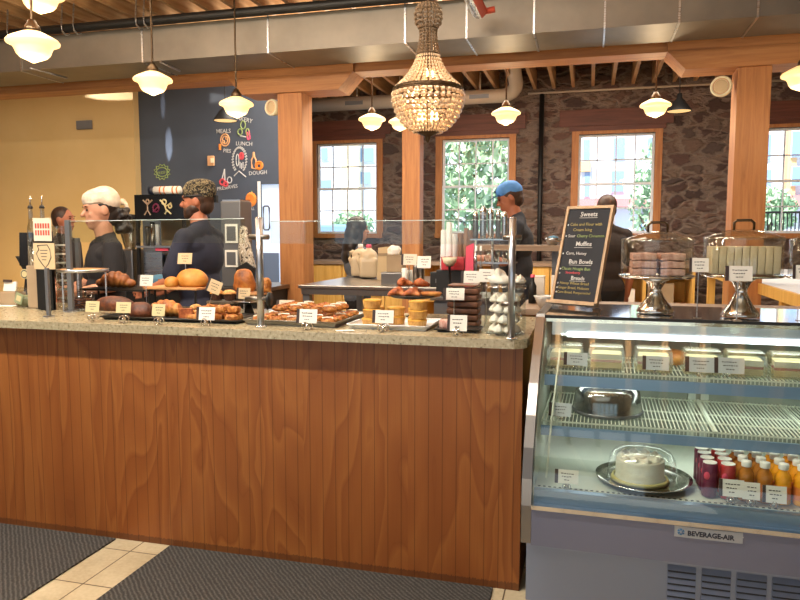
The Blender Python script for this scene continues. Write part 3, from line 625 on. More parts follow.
# cans and bottles
def can(mat):
    t = thing('drink_can', '', 'drink can'); r = .0285
    MB().lathe([(0, .0), (r * .8, 0), (r, .006), (r, .128), (r * .9, .136), (r * .86, .137)], (0, 0, 0), 20).build('can_body', mat, t, True)
    MB().lathe([(r * .9, .1362), (r * .92, .139), (r * .84, .1385), (r * .82, .1372), (0, .1372)], (0, 0, 0), 20).build('can_lid', 'capw', t, True)
    o = MB().lathe([(r * 1.008, .04), (r * 1.008, .115)], (0, 0, 0), 20); lb = MB()
    o.bm.free(); lb.ell((-r * .45, -r * .92, .09), (.012, .004, .016)); lb.build('can_emblem', 'coral', t, True)
    return t
def bottle(mat, lab):
    t = thing('juice_bottle', '', 'bottle'); r = .029
    MB().lathe([(0, 0), (r * .9, 0), (r, .006), (r, .075), (r * .96, .085), (r, .095), (r * .9, .112), (r * .5, .128), (r * .5, .134)], (0, 0, 0), 22).build('bottle_body', mat, t, True)
    MB().lathe([(r * 1.015, .022), (r * 1.015, .072)], (0, 0, 0), 22).build('bottle_label', lab, t, True)
    MB().lathe([(r * .62, .1345), (r * .64, .137), (r * .64, .153), (r * .58, .156), (0, .156)], (0, 0, 0), 18).build('bottle_cap', 'capw', t, True)
    return t
cols = [('can', 'purple', None, 711), ('can', 'redcan', None, 728.5), ('b', 'amber', 'lab_red', 745), ('b', 'amber', 'lab_red', 761), ('b', 'oj', 'lab_orange', 776.5), ('b', 'oj', 'lab_orange', 793), ('b', 'oj', 'lab_orange', 809)]
names = ['purple drink can', 'red drink can', 'amber bottle of the left column', 'amber bottle of the right column', 'orange juice bottle of the left column', 'orange juice bottle of the middle column', 'orange juice bottle of the right column']
rown = ['front one', 'second one back', 'third one back', 'rearmost one']
protos = {}
f0 = inCase(711, 502, zd_); f0.y = .113
for ci, (kd, m, lb, px) in enumerate(cols):
    key = (kd, m)
    if key not in protos: protos[key] = can(m) if kd == 'can' else bottle(m, lb)
    x = f0.x + ci * .0560
    for r_ in range(4):
        put(protos[key], CW(x - .002 * r_, f0.y + r_ * .0545 + (.002 if r_ > 1 else 0), zd_ + .0005), CR, names[ci] + ', ' + rown[r_] + ' on the case floor', 'drinks on the floor of the case', .86)
for i, (px, py, w_, lab) in enumerate(((733, 508, 23, 'white price card before the red can and amber bottles on the case floor'), (752, 508, 16, 'second white price card before the amber bottles on the case floor'), (776, 511, 22, 'white price card before the orange juice bottles on the case floor'))):
    P = inCase(px, py, zd_); P = CW(P.x, f0.y - .049, zd_); w = w_ * mpp(P); card(P, w, 17 * mpp(P), lab, 'gem', .024 - .004 * i, 'paper', CR, -10, i != 1, .013)

# ================================================================== ON THE COUNTER
ZS = SLAB + .001
def X(px, Y): return onY(px, 315, Y).x
def pan(x0, x1, y0, y1, z, h, mat, name, label, cat='tray', rim=.010):
    t = thing(name, label, cat, ((x0 + x1) / 2, (y0 + y1) / 2, z)); a, b = (x1 - x0) / 2, (y1 - y0) / 2; f = .012
    m = MB(); th = .003
    m.b2((-a + f, -b + f, 0), (a - f, b - f, th))
    for s_ in (-1, 1):
        m.prism([(s_ * (a - f), -b + f, 0), (s_ * (a - f - th), -b + f, th), (s_ * (a - th), -b + th, h), (s_ * a, -b, h)], (0, 0, 0)) if False else None
    q = [(-a + f, -b + f), (a - f, -b + f), (a - f, b - f), (-a + f, b - f)]; r_ = [(-a, -b), (a, -b), (a, b), (-a, b)]
    for i in range(4):
        j = (i + 1) % 4; m.poly([(q[i][0], q[i][1], th), (q[j][0], q[j][1], th), (r_[j][0], r_[j][1], h), (r_[i][0], r_[i][1], h)])
    m.build('pan_body', mat, t)
    MB().tube([(x, y, h) for x, y in r_], .004, 6, True).build('rolled_rim', mat, t, True)
    return t
def blob(name, mat, rx, ry, rz_, amp=.006, fr=30, seed=0, flat=True):
    b = MB().ell((0, 0, 0), (rx, ry, rz_), None, 24, 16); b.rough(amp, fr, seed)
    for v in b.bm.verts:
        if v.co.z < -rz_ * .55: v.co.z = -rz_ * .55
        v.co.z += rz_ * .55
    return b.build(name, mat, None, True)
# --- pans
Y0, Y1 = 2.785, 3.05
pan(X(100, Y0), X(237, Y0) , Y0, 3.06, ZS, .014, 'blacktray', 'black_tray', 'long black tray of scones and dark loaves at the left of the counter')
xa, xb = X(243, Y0), X(336, Y0)
pan(xa, xb, Y0, 3.22, ZS, .022, 'tray', 'sheet_pan', 'grey metal sheet pan full of danishes in the middle of the counter')
xc, xd = X(347, Y0), X(428, Y0)
pan(xc, xd, Y0, 3.06, ZS, .018, 'platter', 'white_platter', 'white rectangular platter of corn muffins')
pan(X(435, Y0), X(479, Y0), Y0 - .01, 2.90, ZS, .012, 'blacktray', 'black_tray', 'small black tray with a pink sprinkled slice beside the meringue jar')
# --- dark loaves
tag(blob('dark_loaf', 'dark_crust', .115, .045, .05, .008, 16, 1), 'long dark loaf behind the first two price cards', 'bread').location = (X(115, 3.0), 3.005, ZS + .016)
tag(blob('dark_loaf', 'dark_crust', .06, .048, .05, .006, 22, 2), 'round dark loaf end right of the second price card', 'bread').location = (X(141, 2.86), 2.862, ZS + .004)
def twist(n, L_, r, mat, name, amp=.25):
    b = MB()
    for i in range(n):
        f = (i + .5) / n; k = math.sin(PI * min(max(f, .08), .92)) ** .5
        b.ell((-L_ / 2 + L_ * f, 0, r * .8 * k), (L_ / n * .85, r * k, r * .85 * k), Euler((0, 0, .5)), 14, 10)
    return b.fuse(name, mat, None, .005, 2)
o = twist(7, .21, .05, 'gold', 'twisted_loaf'); tag(o, 'golden twisted loaf behind the third price card', 'bread'); o.location = (X(166, 2.94), 2.945, ZS + .006)
# --- braided loaf on riser
Yr = 3.35
Pz = onY(120, 288, Yr).z
def riser(px0, px1, y0, y1, z, mat, name, label, topname='riser_top', th=.012):
    x0, x1 = X(px0, (y0 + y1) / 2), X(px1, (y0 + y1) / 2); t = thing(name, label, 'riser', ((x0 + x1) / 2, (y0 + y1) / 2, ZS)); a, b = (x1 - x0) / 2, (y1 - y0) / 2; h = z - ZS
    MB().box((0, 0, h - th / 2), (2 * a, 2 * b, th), None, .003).build(topname, mat, t)
    for sx in (-1, 1):
        for sy in (-1, 1): MB().cyl((sx * (a - .02), sy * (b - .02), 0), (sx * (a - .02), sy * (b - .02), h - th), .006, None, 8).build('leg', 'iron', t)
    return t
riser(90, 153, 3.275, 3.425, Pz, 'blacktray', 'display_riser', 'black riser tray carrying the braided loaf')
o = twist(6, .225, .056, 'braid', 'braided_loaf'); tag(o, 'row of joined dark braided rolls on the black riser', 'bread'); o.location = (X(117, Yr), Yr, Pz + .004)
# --- round loaves on wood board
Pz2 = onY(180, 286, Yr).z
riser(155, 207, 3.235, 3.425, Pz2, 'woodtray', 'display_riser', 'wooden board riser carrying two round golden loaves', 'board')
o = blob('round_loaf', 'round', .088, .07, .062, .006, 14, 4); tag(o, 'large round golden loaf on the wooden riser', 'bread'); o.location = (X(195, Yr), Yr - .015, Pz2 + .002)
o = blob('round_loaf', 'round', .038, .036, .036, .003, 20, 5); tag(o, 'small round golden roll left of the large round loaf', 'bread'); o.location = (X(172.5, 3.27), 3.27, Pz2 + .002)
# --- muffins
def muffin(r=.036, h=.038):
    t = thing('muffin', '', 'muffin')
    MB().lathe([(0, 0), (r * .78, 0), (r, h)], (0, 0, 0), 32, .04, 16).build('paper_liner', 'liner', t)
    b = MB().ell((0, 0, h), (r * 1.18, r * 1.18, r * .72), None, 20, 12)
    for v in b.bm.verts:
        if v.co.z < h: v.co.z = h - (h - v.co.z) * .12
        v.co += Vector((0, 0, 1)) * .004 * noise.noise(v.co * 70)
    b.build('muffin_top', 'muffin', t, True); return t
mp_ = muffin()
for i, (px, Y) in enumerate(((196, 3.14), (208, 3.09), (220, 3.14), (231.5, 3.09))):
    put(mp_, (X(px, Y), Y, ZS), i, ['leftmost low muffin below the wooden riser', 'second low muffin below the wooden riser', 'third low muffin from the wooden riser', 'fourth low muffin beside the round black stand'][i], 'low row of muffins', .72)
Yq = 3.27; zq = onY(224, 300, Yq).z
riser(212, 237, 3.215, 3.325, zq - .002, 'tray', 'display_riser', 'small metal riser carrying two tall muffins', 'plate')
for i, px in enumerate((217.5, 230)): put(mp_, (X(px, Yq), Yq, zq), i + 1, ['left tall dark cup muffin on the small metal riser', 'right tall dark cup muffin on the small metal riser'][i], 'tall muffins', .86)
# --- scones on the black tray
def scone(seed):
    b = MB().prism([(-.035, -.03, 0), (.035, -.03, 0), (.0, .035, 0)], (0, 0, .032)); bmesh.ops.subdivide_edges(b.bm, edges=b.bm.edges[:], cuts=3, use_grid_fill=True); bmesh.ops.smooth_vert(b.bm, verts=b.bm.verts[:], factor=.5, use_axis_x=True, use_axis_y=True, use_axis_z=True)
    b.rough(.006, 45, seed); return b.build('scone', 'scone', None, True)
sc_ = [scone(i) for i in range(3)]
for o in sc_: tag(o, None, 'scone')
k = 0
for px, Y, dz in ((196, 2.83, 0), (213, 2.83, 0), (230, 2.83, 0), (205, 2.90, 0), (222, 2.90, 0), (238, 2.905, 0), (196, 2.975, 0), (214, 2.975, 0), (232, 2.975, 0), (204, 2.86, .034), (219, 2.865, .034), (233, 2.87, .034), (210, 2.94, .034), (228, 2.945, .034)):
    put(sc_[k % 3], (X(px, Y) - .0, Y, ZS + .006 + dz), k * 1.3, 'sugary orange scone heaped at the right end of the long black tray', 'scones on the long black tray', .92); k += 1
o = MB().prism([(-.035, -.02, 0), (.035, -.02, 0), (.01, .03, 0)], (0, 0, .045)); o = o.build('cake_slice', 'cinn'); tag(o, 'brown wedge of cake beside the twisted loaf', 'cake'); o.location = (X(187, 2.90), 2.905, ZS + .006); 
# --- danishes
def danish(seed):
    t = thing('danish', '', 'pastry'); rg = random.Random(seed); b = MB()
    b.ell((0, 0, .012), (.036, .028, .013), None, 16, 10)
    for i in range(5): a = i * 1.26; b.ell((.02 * math.cos(a), .016 * math.sin(a), .018), (.017, .010, .011), Euler((0, 0, a + .8)), 12, 8)
    b.fuse('pastry_body', 'danish', t, .0035, 2)
    if seed % 2 == 0:
        MB().tube([(-.024, -.010, .0305), (-.008, .008, .0325), (.004, -.008, .033), (.018, .010, .0315), (.026, -.004, .030)], .0035, 5).build('icing', 'icing', t, True)
    else: MB().ell((0, 0, .028), (.009, .008, .005), None, 10, 6).build('jam', 'cinn', t, True)
    return t
dp = [danish(i) for i in range(4)]; k = 0
rows_ = ((2.835, 'front row'), (2.915, 'second row'), (2.995, 'third row'), (3.075, 'fourth row'), (3.155, 'rear row'))
for ri, (Y, nm) in enumerate(rows_):
    n = 5
    for i in range(n):
        x = xa + .055 + (xb - xa - .11) * i / (n - 1)
        put(dp[k % 4], (x, Y, ZS + .006), random.uniform(-.25, .25), 'flaky danish in the ' + nm + ' of the sheet pan', 'danishes on the sheet pan'); k += 1
for ri, Y in enumerate((2.96, 3.04, 3.12)):
    for i in range(4):
        x = xa + .095 + (xb - xa - .19) * i / 3
        put(dp[k % 4], (x, Y, ZS + .044), random.uniform(-.3, .3), 'flaky danish stacked in the upper layer of the sheet pan', 'danishes on the sheet pan'); k += 1
# --- corn muffins in stacks
def corn():
    t = thing('corn_muffin', '', 'muffin'); r = .0405
    MB().lathe([(0, 0), (r * .86, 0), (r, .030)], (0, 0, 0), 64, .02, 20).build('fluted_side', 'cornside', t)
    b = MB().lathe([(r * 1.0, .030), (r * 1.02, .033), (r * .85, .037), (r * .4, .0385), (0, .0385)], (0, 0, 0), 32); b.build('muffin_top', 'corn', t, True); return t
cn = corn()
for px, nm in ((371, 'left'), (417, 'right')):
    for l in range(3):
        put(cn, (X(px + (1 if l == 1 else 0), 2.85) + .004 * (l == 2), 2.855, ZS + .005 + l * .0395), l, 'yellow corn muffin in the ' + nm + ' front stack, ' + ('bottom one', 'middle one', 'top one')[l], 'corn muffins on the white platter')
for i, px in enumerate((375, 396, 417)):
    for l in range(2): put(cn, (X(px, 2.95), 2.955, ZS + .005 + l * .0395), i, 'corn muffin in the rear row, ' + ('first', 'second', 'third')[i] + ' stack from the left, ' + ('lower one' if l == 0 else 'upper one'), 'corn muffins on the white platter')
tag(MB().box((0, 0, .001), (.075, .035, .0012)).build('napkin', 'paper', None, False, (S(345, 331).x, S(345, 331).y + .0, ZS), .5), 'small folded white paper on the slab left of the white platter', 'paper')
# --- black raised plate with cinnamon croissants
Yk = 3.2; zk = onY(414, 296, Yk).z
t = thing('raised_plate', 'round black raised plate heaped with cinnamon croissants', 'cake stand', (X(414, Yk), Yk, ZS)); h = zk - ZS; rr = 27 * mpp((X(414, Yk), Yk, zk))
MB().lathe([(0, h - .006), (rr * .8, h - .006), (rr, h + .006), (rr * .99, h + .009), (rr * .8, h), (0, h)], (0, 0, 0), 40).build('plate', 'blacktray', t, True)
MB().lathe([(0, 0), (.06, 0), (.055, .008), (.012, .02), (.01, h - .006), (0, h - .006)], (0, 0, 0), 24).build('pedestal', 'iron', t, True)
def croissant(seed):
    b = MB(); n = 7
    for i in range(n):
        a = (i - 3) * .42; k_ = 1 - abs(i - 3) * .2; b.ell((.034 * math.sin(a), .034 * (math.cos(a) - 1), .018 * k_ + .002), (.016 * k_ + .006, .019 * k_ + .004, .018 * k_ + .003), Euler((0, 0, -a)), 12, 8)
    return b.fuse('croissant', 'cinn', None, .004, 1)
cr_ = [croissant(0)]; tag(cr_[0], None, 'pastry')
for i, (dx, dy, dz, a) in enumerate(((-.075, -.04, 0, .3), (-.085, .04, 0, 2.2), (-.005, .045, 0, 1.4), (-.055, .0, .046, .9), (.0, -.045, 0, .2), (.02, .03, .042, 2.8))):
    put(cr_[0], (X(414, Yk) + dx, Yk + dy, zk + .001 + dz), a, 'cinnamon brown croissant heaped on the left of the black raised plate', 'croissants on the raised plate')
o = MB().lathe([(0, 0), (.042, 0), (.052, .014), (.048, .02), (.02, .023), (0, .023)], (0, 0, 0), 28); o = o.build('flat_tart', 'gold', None, True); tag(o, 'flat golden tart at the right of the black raised plate', 'tart'); o.location = (X(434, Yk) - .01, Yk - .02, zk + .002)
# --- chocolate slabs
Ych = 2.99; xh = X(464, Ych)
for i in range(6):
    b = MB().box((0, 0, .0125), (.135 - .004 * (i % 2), .12, .024), None, .006); b.rough(.004, 25, i); o = b.build('chocolate_slab', 'choc' if i < 5 else 'choc', None, True)
    tag(o, 'dark chocolate slab, ' + ('bottom', 'second from the bottom', 'third from the bottom', 'fourth from the bottom', 'fifth from the bottom', 'topmost')[i] + ' of the stack by the meringue jar', 'cake', 'stacked chocolate slabs'); o.location = (xh + .004 * (i % 2), Ych, ZS + .001 + i * .0285); o.rotation_euler.z = .04 * (i % 3 - 1)
o = MB().box((0, 0, .004), (.125, .11, .007), None, .003).build('glazed_slab', 'choctop', None, True); tag(o, 'thin glazed caramel slab lying on top of the chocolate stack', 'cake'); o.location = (xh, Ych, ZS + .176)
o = MB().box((0, 0, .02), (.06, .05, .036), None, .006); o.rough(.003, 60, 2); o = o.build('pink_slice', 'pink', None, True); tag(o, 'pink sprinkled slice on the small black tray', 'cake'); o.location = (X(447, 2.85), 2.848, ZS + .006); o.rotation_euler.z = .15
# --- meringue jar
Pj = Vector((X(505, 2.80), 2.80, ZS)); Rj = 20.5 * mpp(Pj); Hj = 44 * mpp(Pj)
t = thing('glass_jar', 'big clear glass jar full of white meringues at the right end of the counter', 'jar', Pj)
MB().lathe([(0, .004), (Rj * .9, .004), (Rj, .015), (Rj, Hj * .88), (Rj * .86, Hj * .96), (Rj * .86, Hj), (Rj * .96, Hj + .004)], (0, 0, 0), 40).build('jar_wall', 'pane', t, True)
MB().lathe([(Rj * .88, Hj + .006), (Rj * 1.02, Hj + .006), (Rj * 1.04, Hj + .016), (Rj * .9, Hj + .022), (0, Hj + .024)], (0, 0, 0), 40).build('jar_lid', 'plastic', t, True)
MB().lathe([(0, 0), (Rj * .95, 0), (Rj * .97, .004), (0, .0042)], (0, 0, 0), 36).build('jar_base', 'plastic', t, True)
def meringue(seed):
    b = MB().lathe([(0, 0), (.018, 0), (.026, .006), (.028, .013), (.023, .018), (.024, .024), (.016, .030), (.014, .034), (.004, .042), (0, .046)], (0, 0, -.015), 20, .09, 6); b.rough(.004, 30, seed); return b.build('meringue', 'meringue', None, True)
mg = [meringue(i) for i in range(3)]
for o in mg: tag(o, None, 'meringue')
k = 0
for l in range(4):
    for i in range(6):
        a = i * PI / 3 + l * .5
        rr_ = Rj - .042 if i < 6 else 0
        o = put(mg[k % 3], Pj + Vector((rr_ * math.cos(a), rr_ * math.sin(a), .020 + l * .0405)), a, 'white swirled meringue in the big glass jar', 'meringues in the glass jar', .85); k += 1
    o = put(mg[k % 3], Pj + Vector((0, 0, .020 + l * .0405)), .3, 'white swirled meringue in the big glass jar', 'meringues in the glass jar', .6); k += 1
# pastries and paper on the jar lid
Pl = Pj + Vector((0, 0, Hj + .0255))
o = blob('paper_bag', 'paper', .046, .034, .034, .03, 30, 9); tag(o, 'crumpled white paper bag on the lid of the meringue jar', 'paper bag'); o.location = Pl + Vector((-.028, .01, .001))
for i, (dx, dy) in enumerate(((.035, .025), (.06, -.02))): put(mg[i], Pl + Vector((dx, dy, .016)), .4 * i, ['loose meringue on the jar lid behind the guard post', 'loose meringue at the right rim of the jar lid'][i], None, .8)

# --- sneeze guard
def guard_post(px, py, ptop, lab, arms):
    P = S(px, py); P.z = SLAB; zt_ = onY(px, ptop, P.y).z - SLAB; t = thing('sneeze_guard_post', lab, 'post', P, 0, 'sneeze guard posts'); m_ = mpp(P)
    MB().cyl((0, 0, .006), (0, 0, zt_), 3.6 * m_, None, 20).build('post_tube', 'steelh', t, True)
    MB().lathe([(0, 0), (6 * m_, 0), (6 * m_, .005), (3.8 * m_, .008), (0, .008)], (0, 0, 0), 24).build('foot_flange', 'chrome', t, True)
    MB().lathe([(0, zt_ + .004), (3.3 * m_, zt_ + .003), (3.7 * m_, zt_), (0, zt_)], (0, 0, 0), 20).build('post_cap', 'chrome', t, True)
    for py_, l0, l1, nm in arms:
        z = onY(px, py_, P.y).z - SLAB
        MB().cyl((l0 * m_, 0, z), (l1 * m_, 0, z), 2.6 * m_, None, 14).build('clamp_arm', 'steel_dk', t, True)
        if nm: MB().cyl((l1 * m_, 0, z), (l1 * m_ + .008, 0, z), 7 * m_, None, 20).build('clamp_disc', 'black', t, True)
    return P, zt_
GP = [guard_post(261, 327, 218, 'steel sneeze guard post in the middle of the counter', [(237, -11, 10, 0), (299, -16, 9, 1)]), guard_post(511, 339, 218, 'steel sneeze guard post before the meringue jar', [(237.5, -9, 9, 0), (304, -10, 6, 0)])]
def flatpost(px, pyb, pyt, w, lab, Y=None):
    P = S(px, pyb) if Y is None else Vector((X(px, Y), Y, SLAB)); P.z = SLAB; h = onY(px, pyt, P.y).z - SLAB; m_ = mpp(P); t = thing('sneeze_guard_post', lab, 'post', P, 0, 'sneeze guard posts')
    MB().box((0, 0, h / 2), (w * m_, .018, h), None, .003).build('post_bar', 'grey_metal', t); MB().box((0, 0, .004), (w * m_ * 1.6, .05, .008), None, .002).build('foot_plate', 'steel', t); return P, h
LP_, LH = flatpost(71.5, 312, 220, 5.5, 'flat grey metal guard post at the left end before the bandana worker')
flatpost(80.5, 300, 238, 4.5, 'second flat grey guard post just right of the left one', 3.36)
P = S(49, 318); flatpost(49, 317, 268, 3.5, 'short grey bar post at the front of the round left shelf')
# glass panes of the guard
for i, (a, b, lab) in enumerate(((LP_ + Vector((.02, 0, 0)), GP[0][0] + Vector((-.07, 0, 0)), 'clear sneeze guard pane left of the middle post'), (GP[0][0] + Vector((.055, 0, 0)), GP[1][0] + Vector((-.045, 0, 0)), 'clear sneeze guard pane right of the middle post'))):
    d = b - a; t = thing('sneeze_screen', lab, 'glass pane', a, math.atan2(d.y, d.x)); z0 = .36; z1_ = (onY(200, 219.5, 2.8).z if i == 0 else onY(380, 221, 2.7).z) - SLAB
    MB().b2((0, -.003, z0), (d.length, .003, z1_)).build('glass_sheet', 'pane', t)
    MB().b2((0, -.0035, z1_), (d.length, .0035, z1_ + .003)).build('polished_edge', pm('glass_edge', '#b8c4bc', .3), t)
# round shelf at the left end
Yl = 3.141; Ps = onY(83, 270, Yl); t = thing('round_shelf', 'round wooden shelf on the left guard posts above the dark cookie jar', 'shelf', Ps)
MB().lathe([(0, -.008), (.12, -.008), (.124, -.004), (.124, .006), (0, .006)], (0, 0, 0), 40).build('shelf_board', 'woodtray', t, True)
MB().lathe([(.125, -.009), (.128, -.009), (.128, .007), (.125, .007)], (0, 0, 0), 40).build('metal_edge', 'steel', t, True)
h = Ps.z - SLAB
for a in (.6, 2.5, 4.3): MB().cyl((.11 * math.cos(a), .11 * math.sin(a), -h), (.11 * math.cos(a), .11 * math.sin(a), -.008), .005, None, 8).build('leg', 'steel', t)
# tray and jar of dark cookies
Pj2 = Vector((X(81, 3.135), 3.135, ZS)); t = thing('metal_tray', 'round metal tray under the dark cookie jar', 'tray', Pj2); MB().lathe([(0, 0), (.078, 0), (.085, .006), (.08, .008), (.074, .004), (0, .004)], (0, 0, 0), 36).build('tray_dish', 'tray', t, True)
Pj2 = Pj2 + Vector((0, 0, .005)); t = thing('cookie_jar', 'low clear jar of dark cookies under the round shelf', 'jar', Pj2)
MB().lathe([(0, .002), (.066, .002), (.071, .01), (.071, .07), (.062, .078)], (0, 0, 0), 32).build('jar_wall', 'plastic', t, True); MB().lathe([(.062, .08), (.073, .082), (.071, .088), (.012, .092), (.014, .105), (0, .108)], (0, 0, 0), 28).build('jar_lid', 'plastic', t, True)
ck = MB().lathe([(0, 0), (.024, 0), (.027, .004), (.022, .009), (0, .010)], (0, 0, 0), 18); ck.rough(.003, 50); ck = ck.build('dark_cookie', 'dark_crust', None, True); tag(ck, None, 'cookie')
for l in range(4):
    for i in range(5): a = i * 2 * PI / 5 + l; put(ck, Pj2 + Vector(((.038) * math.cos(a), .038 * math.sin(a), .005 + l * .0135)), a, 'dark cookie in the low clear jar under the round shelf', 'cookies in the low jar')
# bottles with pour spouts, signs, cup
def syrup():
    t = thing('syrup_bottle', '', 'bottle'); r = .0215
    MB().lathe([(0, 0), (r, 0), (r, .17), (r * .9, .205), (.012, .235), (.010, .30), (.011, .305)], (0, 0, 0), 24).build('bottle_glass', 'bottle_glass', t, True)
    MB().lathe([(0, .3055), (.013, .3055), (.014, .31), (.010, .322), (0, .324)], (0, 0, 0), 16).build('stopper', 'black', t, True)
    MB().cyl((0, 0, .32), (.003, 0, .375), .004, .0025, 8).build('pour_spout', 'chrome', t, True)
    return t
sb = syrup(); Yb_ = 3.16
zbt = onY(35.5, 195.5, Yb_).z - .375
t = thing('bottle_box', 'tall white box behind the red lettered sign, holding two spout bottles', 'box', (X(41, Yb_), Yb_, ZS)); MB().box((0, 0, (zbt - ZS) / 2), (.092, .08, zbt - ZS - .002), None, .004).build('box_body', 'cardboard', t)
for i, px in enumerate((36, 46)): put(sb, (X(px, Yb_) + (-.004, .006)[i], Yb_, zbt), 0, ['left clear bottle with a pour spout at the left end', 'right clear bottle with a pour spout at the left end'][i], 'spout bottles')
Yg = 3.08; a_, b_ = onY(34, 241, Yg), onY(50.5, 218, Yg)
t = thing('red_letter_sign', 'white card sign with red lettering below the spout bottles', 'sign', ((a_.x + b_.x) / 2, Yg, ZS)); w_ = b_.x - a_.x
MB().b2((-w_ / 2, 0, a_.z - ZS), (w_ / 2, .004, b_.z - ZS)).build('sign_card', 'signcard', t)
for k, (zf, sz) in enumerate(((.66, .30), (.36, .30))):
    mb = MB()
    for i in range(6): mb.box((-w_ * .36 + i * w_ * .145, -.001, a_.z - ZS + (b_.z - a_.z) * zf), (w_ * .09, .001, (b_.z - a_.z) * sz * .75))
    mb.build('red_lettering', 'signred', t)
MB().b2((-w_ / 2, .005, 0), (w_ / 2, .012, a_.z - ZS + .05)).build('sign_easel', 'iron', t)
a2, b2_ = onY(35, 269, Yg - .02), onY(54.5, 243, Yg - .02)
t = thing('state_outline_sign', 'kraft card sign with a dark curved outline drawing', 'sign', ((a2.x + b2_.x) / 2, Yg - .025, ZS)); w2 = b2_.x - a2.x; hh = b2_.z - a2.z; zc = a2.z - ZS
MB().b2((-w2 / 2, 0, zc), (w2 / 2, .004, zc + hh)).build('sign_card', 'kraft', t); MB().b2((-w2 * .3, .005, 0), (w2 * .3, .009, zc + .03)).build('sign_easel', 'iron', t)
ol = [(-.3, .9), (.18, .93), (.3, .75), (.34, .45), (.2, .2), (.05, .05), (-.08, .18), (-.25, .38), (-.36, .6), (-.22, .76)]
MB().tube([(x * w2, -.001, zc + y * hh) for x, y in ol], .0022, 5, True).build('outline_drawing', 'ink', t)
ln = MB()
for i in range(4): ln.box((0, -.0005, zc + hh * (.72 - i * .12)), (w2 * (.36 - .05 * i), .001, .004))
ln.build('sign_lettering', 'ink', t)
# plastic cup of straws / spoons
Yc_ = 3.22; Pc = Vector((X(62, Yc_), Yc_ + .03, ZS)); zc0 = onY(60, 268, Yc_).z - ZS; zc1 = onY(60, 226, Yc_).z - ZS
t = thing('cup_tower', 'tall clear cylinder of nested plastic cups beside the kraft sign', 'cups', Pc)
MB().lathe([(0, 0), (.036, 0), (.040, .01), (.043, zc1 * .8), (.05, zc1 * .84), (.05, zc1)], (0, 0, 0), 28).build('cup_wall', 'bottle_glass', t, True)
for k in range(7): z = zc0 * .2 + k * zc1 * .11; MB().lathe([(.037, z), (.039, z + .004), (.037, z + .008)], (0, 0, 0), 24).build('cup_rim', 'capw', t, True)
# left end clutter: jar of tips, disc stand, POS tablet, papers
Yt = 3.12; Pq = S(32, 306); t = thing('label_jar', 'squat clear jar with a tilted green label at the left end', 'jar', (Pq.x, Pq.y - .02, ZS))
MB().lathe([(0, .002), (.062, .002), (.068, .012), (.068, .085), (.056, .10), (.06, .108)], (0, 0, 0), 28).build('jar_wall', 'plastic', t, True)
m_ = MB().box((0, 0, 0), (.05, .001, .06)); m_.bm.transform(Matrix.Translation((0, -.071, .05)) @ Matrix.Rotation(.35, 4, 'Y')); lb_ = m_.build('jar_label', pm('green_label', '#8f9a78', .7), t); m_ = MB().box((0, 0, 0), (.03, .001, .03)); m_.bm.transform(Matrix.Translation((0, -.0722, .05)) @ Matrix.Rotation(.35, 4, 'Y')); m_.build('label_panel', 'seal', lb_)
MB().lathe([(0, .006), (.058, .006), (.062, .06), (0, .064)], (0, 0, 0), 20).build('jar_filling', pm('cash_green', '#8a8a62', .9), t, True)
Yd_ = 3.3; P = onY(25.5, 274, Yd_); t = thing('pos_terminal', 'black register stand with a lit blue screen and a round cream seal', 'register', (P.x, Yd_, ZS)); zz = P.z - ZS
MB().prism([(-.05, .02, 0), (.09, .02, 0), (.06, .02, zz + .02), (-.06, .02, zz + .09), (-.085, .02, zz + .10), (-.02, .02, zz)], (0, .08, 0)).build('stand', 'black', t)
MB().box((.01, .05, zz + .14), (.13, .03, .19), Euler((-.15, 0, .5))).build('screen_housing', 'blackgloss', t); MB().box((.004, .032, zz + .135), (.075, .004, .13), Euler((-.15, 0, .5))).build('lit_screen', 'screen', t)
MB().lathe([(0, 0), (.028, 0), (.028, .004), (0, .004)], (0, 0, 0), 28).bm.free()
sl_ = MB().lathe([(0, 0), (.028, 0), (.028, .004), (0, .004)], (0, 0, 0), 28); sl_.bm.transform(Matrix.Translation((0, -.005, zz)) @ Matrix.Rotation(PI / 2, 4, 'X')); so_ = sl_.build('round_seal', 'seal', t); sl_ = MB().lathe([(.018, 0), (.021, .001), (.024, 0)], (0, 0, 0), 24); sl_.bm.transform(Matrix.Translation((0, -.0095, zz)) @ Matrix.Rotation(PI / 2, 4, 'X')); sl_.build('seal_ring', 'ink', so_)
for i, (px, py, rz_, w_) in enumerate(((6, 306, .2, .12), (14, 302, -.3, .10), (3, 302, .5, .12))):
    P = S(px, py); tag(MB().box((0, 0, .001 + i * .002), (w_, .08, .0012)).build('paper_sheet', 'paper', None, False, (P.x, P.y, ZS), rz_), ['front loose paper sheet at the far left of the counter', 'loose paper sheet beside the squat jar at the far left', 'rear loose paper sheet at the far left of the counter'][i], 'paper')
P = onY(12, 279, 3.28); t = thing('card_rack', 'low tray of stacked cards beside the register at the far left', 'card rack', (P.x, 3.28, ZS)); h = P.z - ZS
MB().box((0, 0, h * .25), (.12, .07, h * .5), None, .004).build('rack_body', 'cardboard', t); MB().box((-.01, -.004, h * .5 + .03), (.085, .01, .055), Euler((-.2, 0, 0))).build('white_card', 'paper', t); MB().box((-.02, -.012, h * .5 + .062), (.06, .004, .014), Euler((-.2, 0, 0))).build('dark_header', 'strip', t)

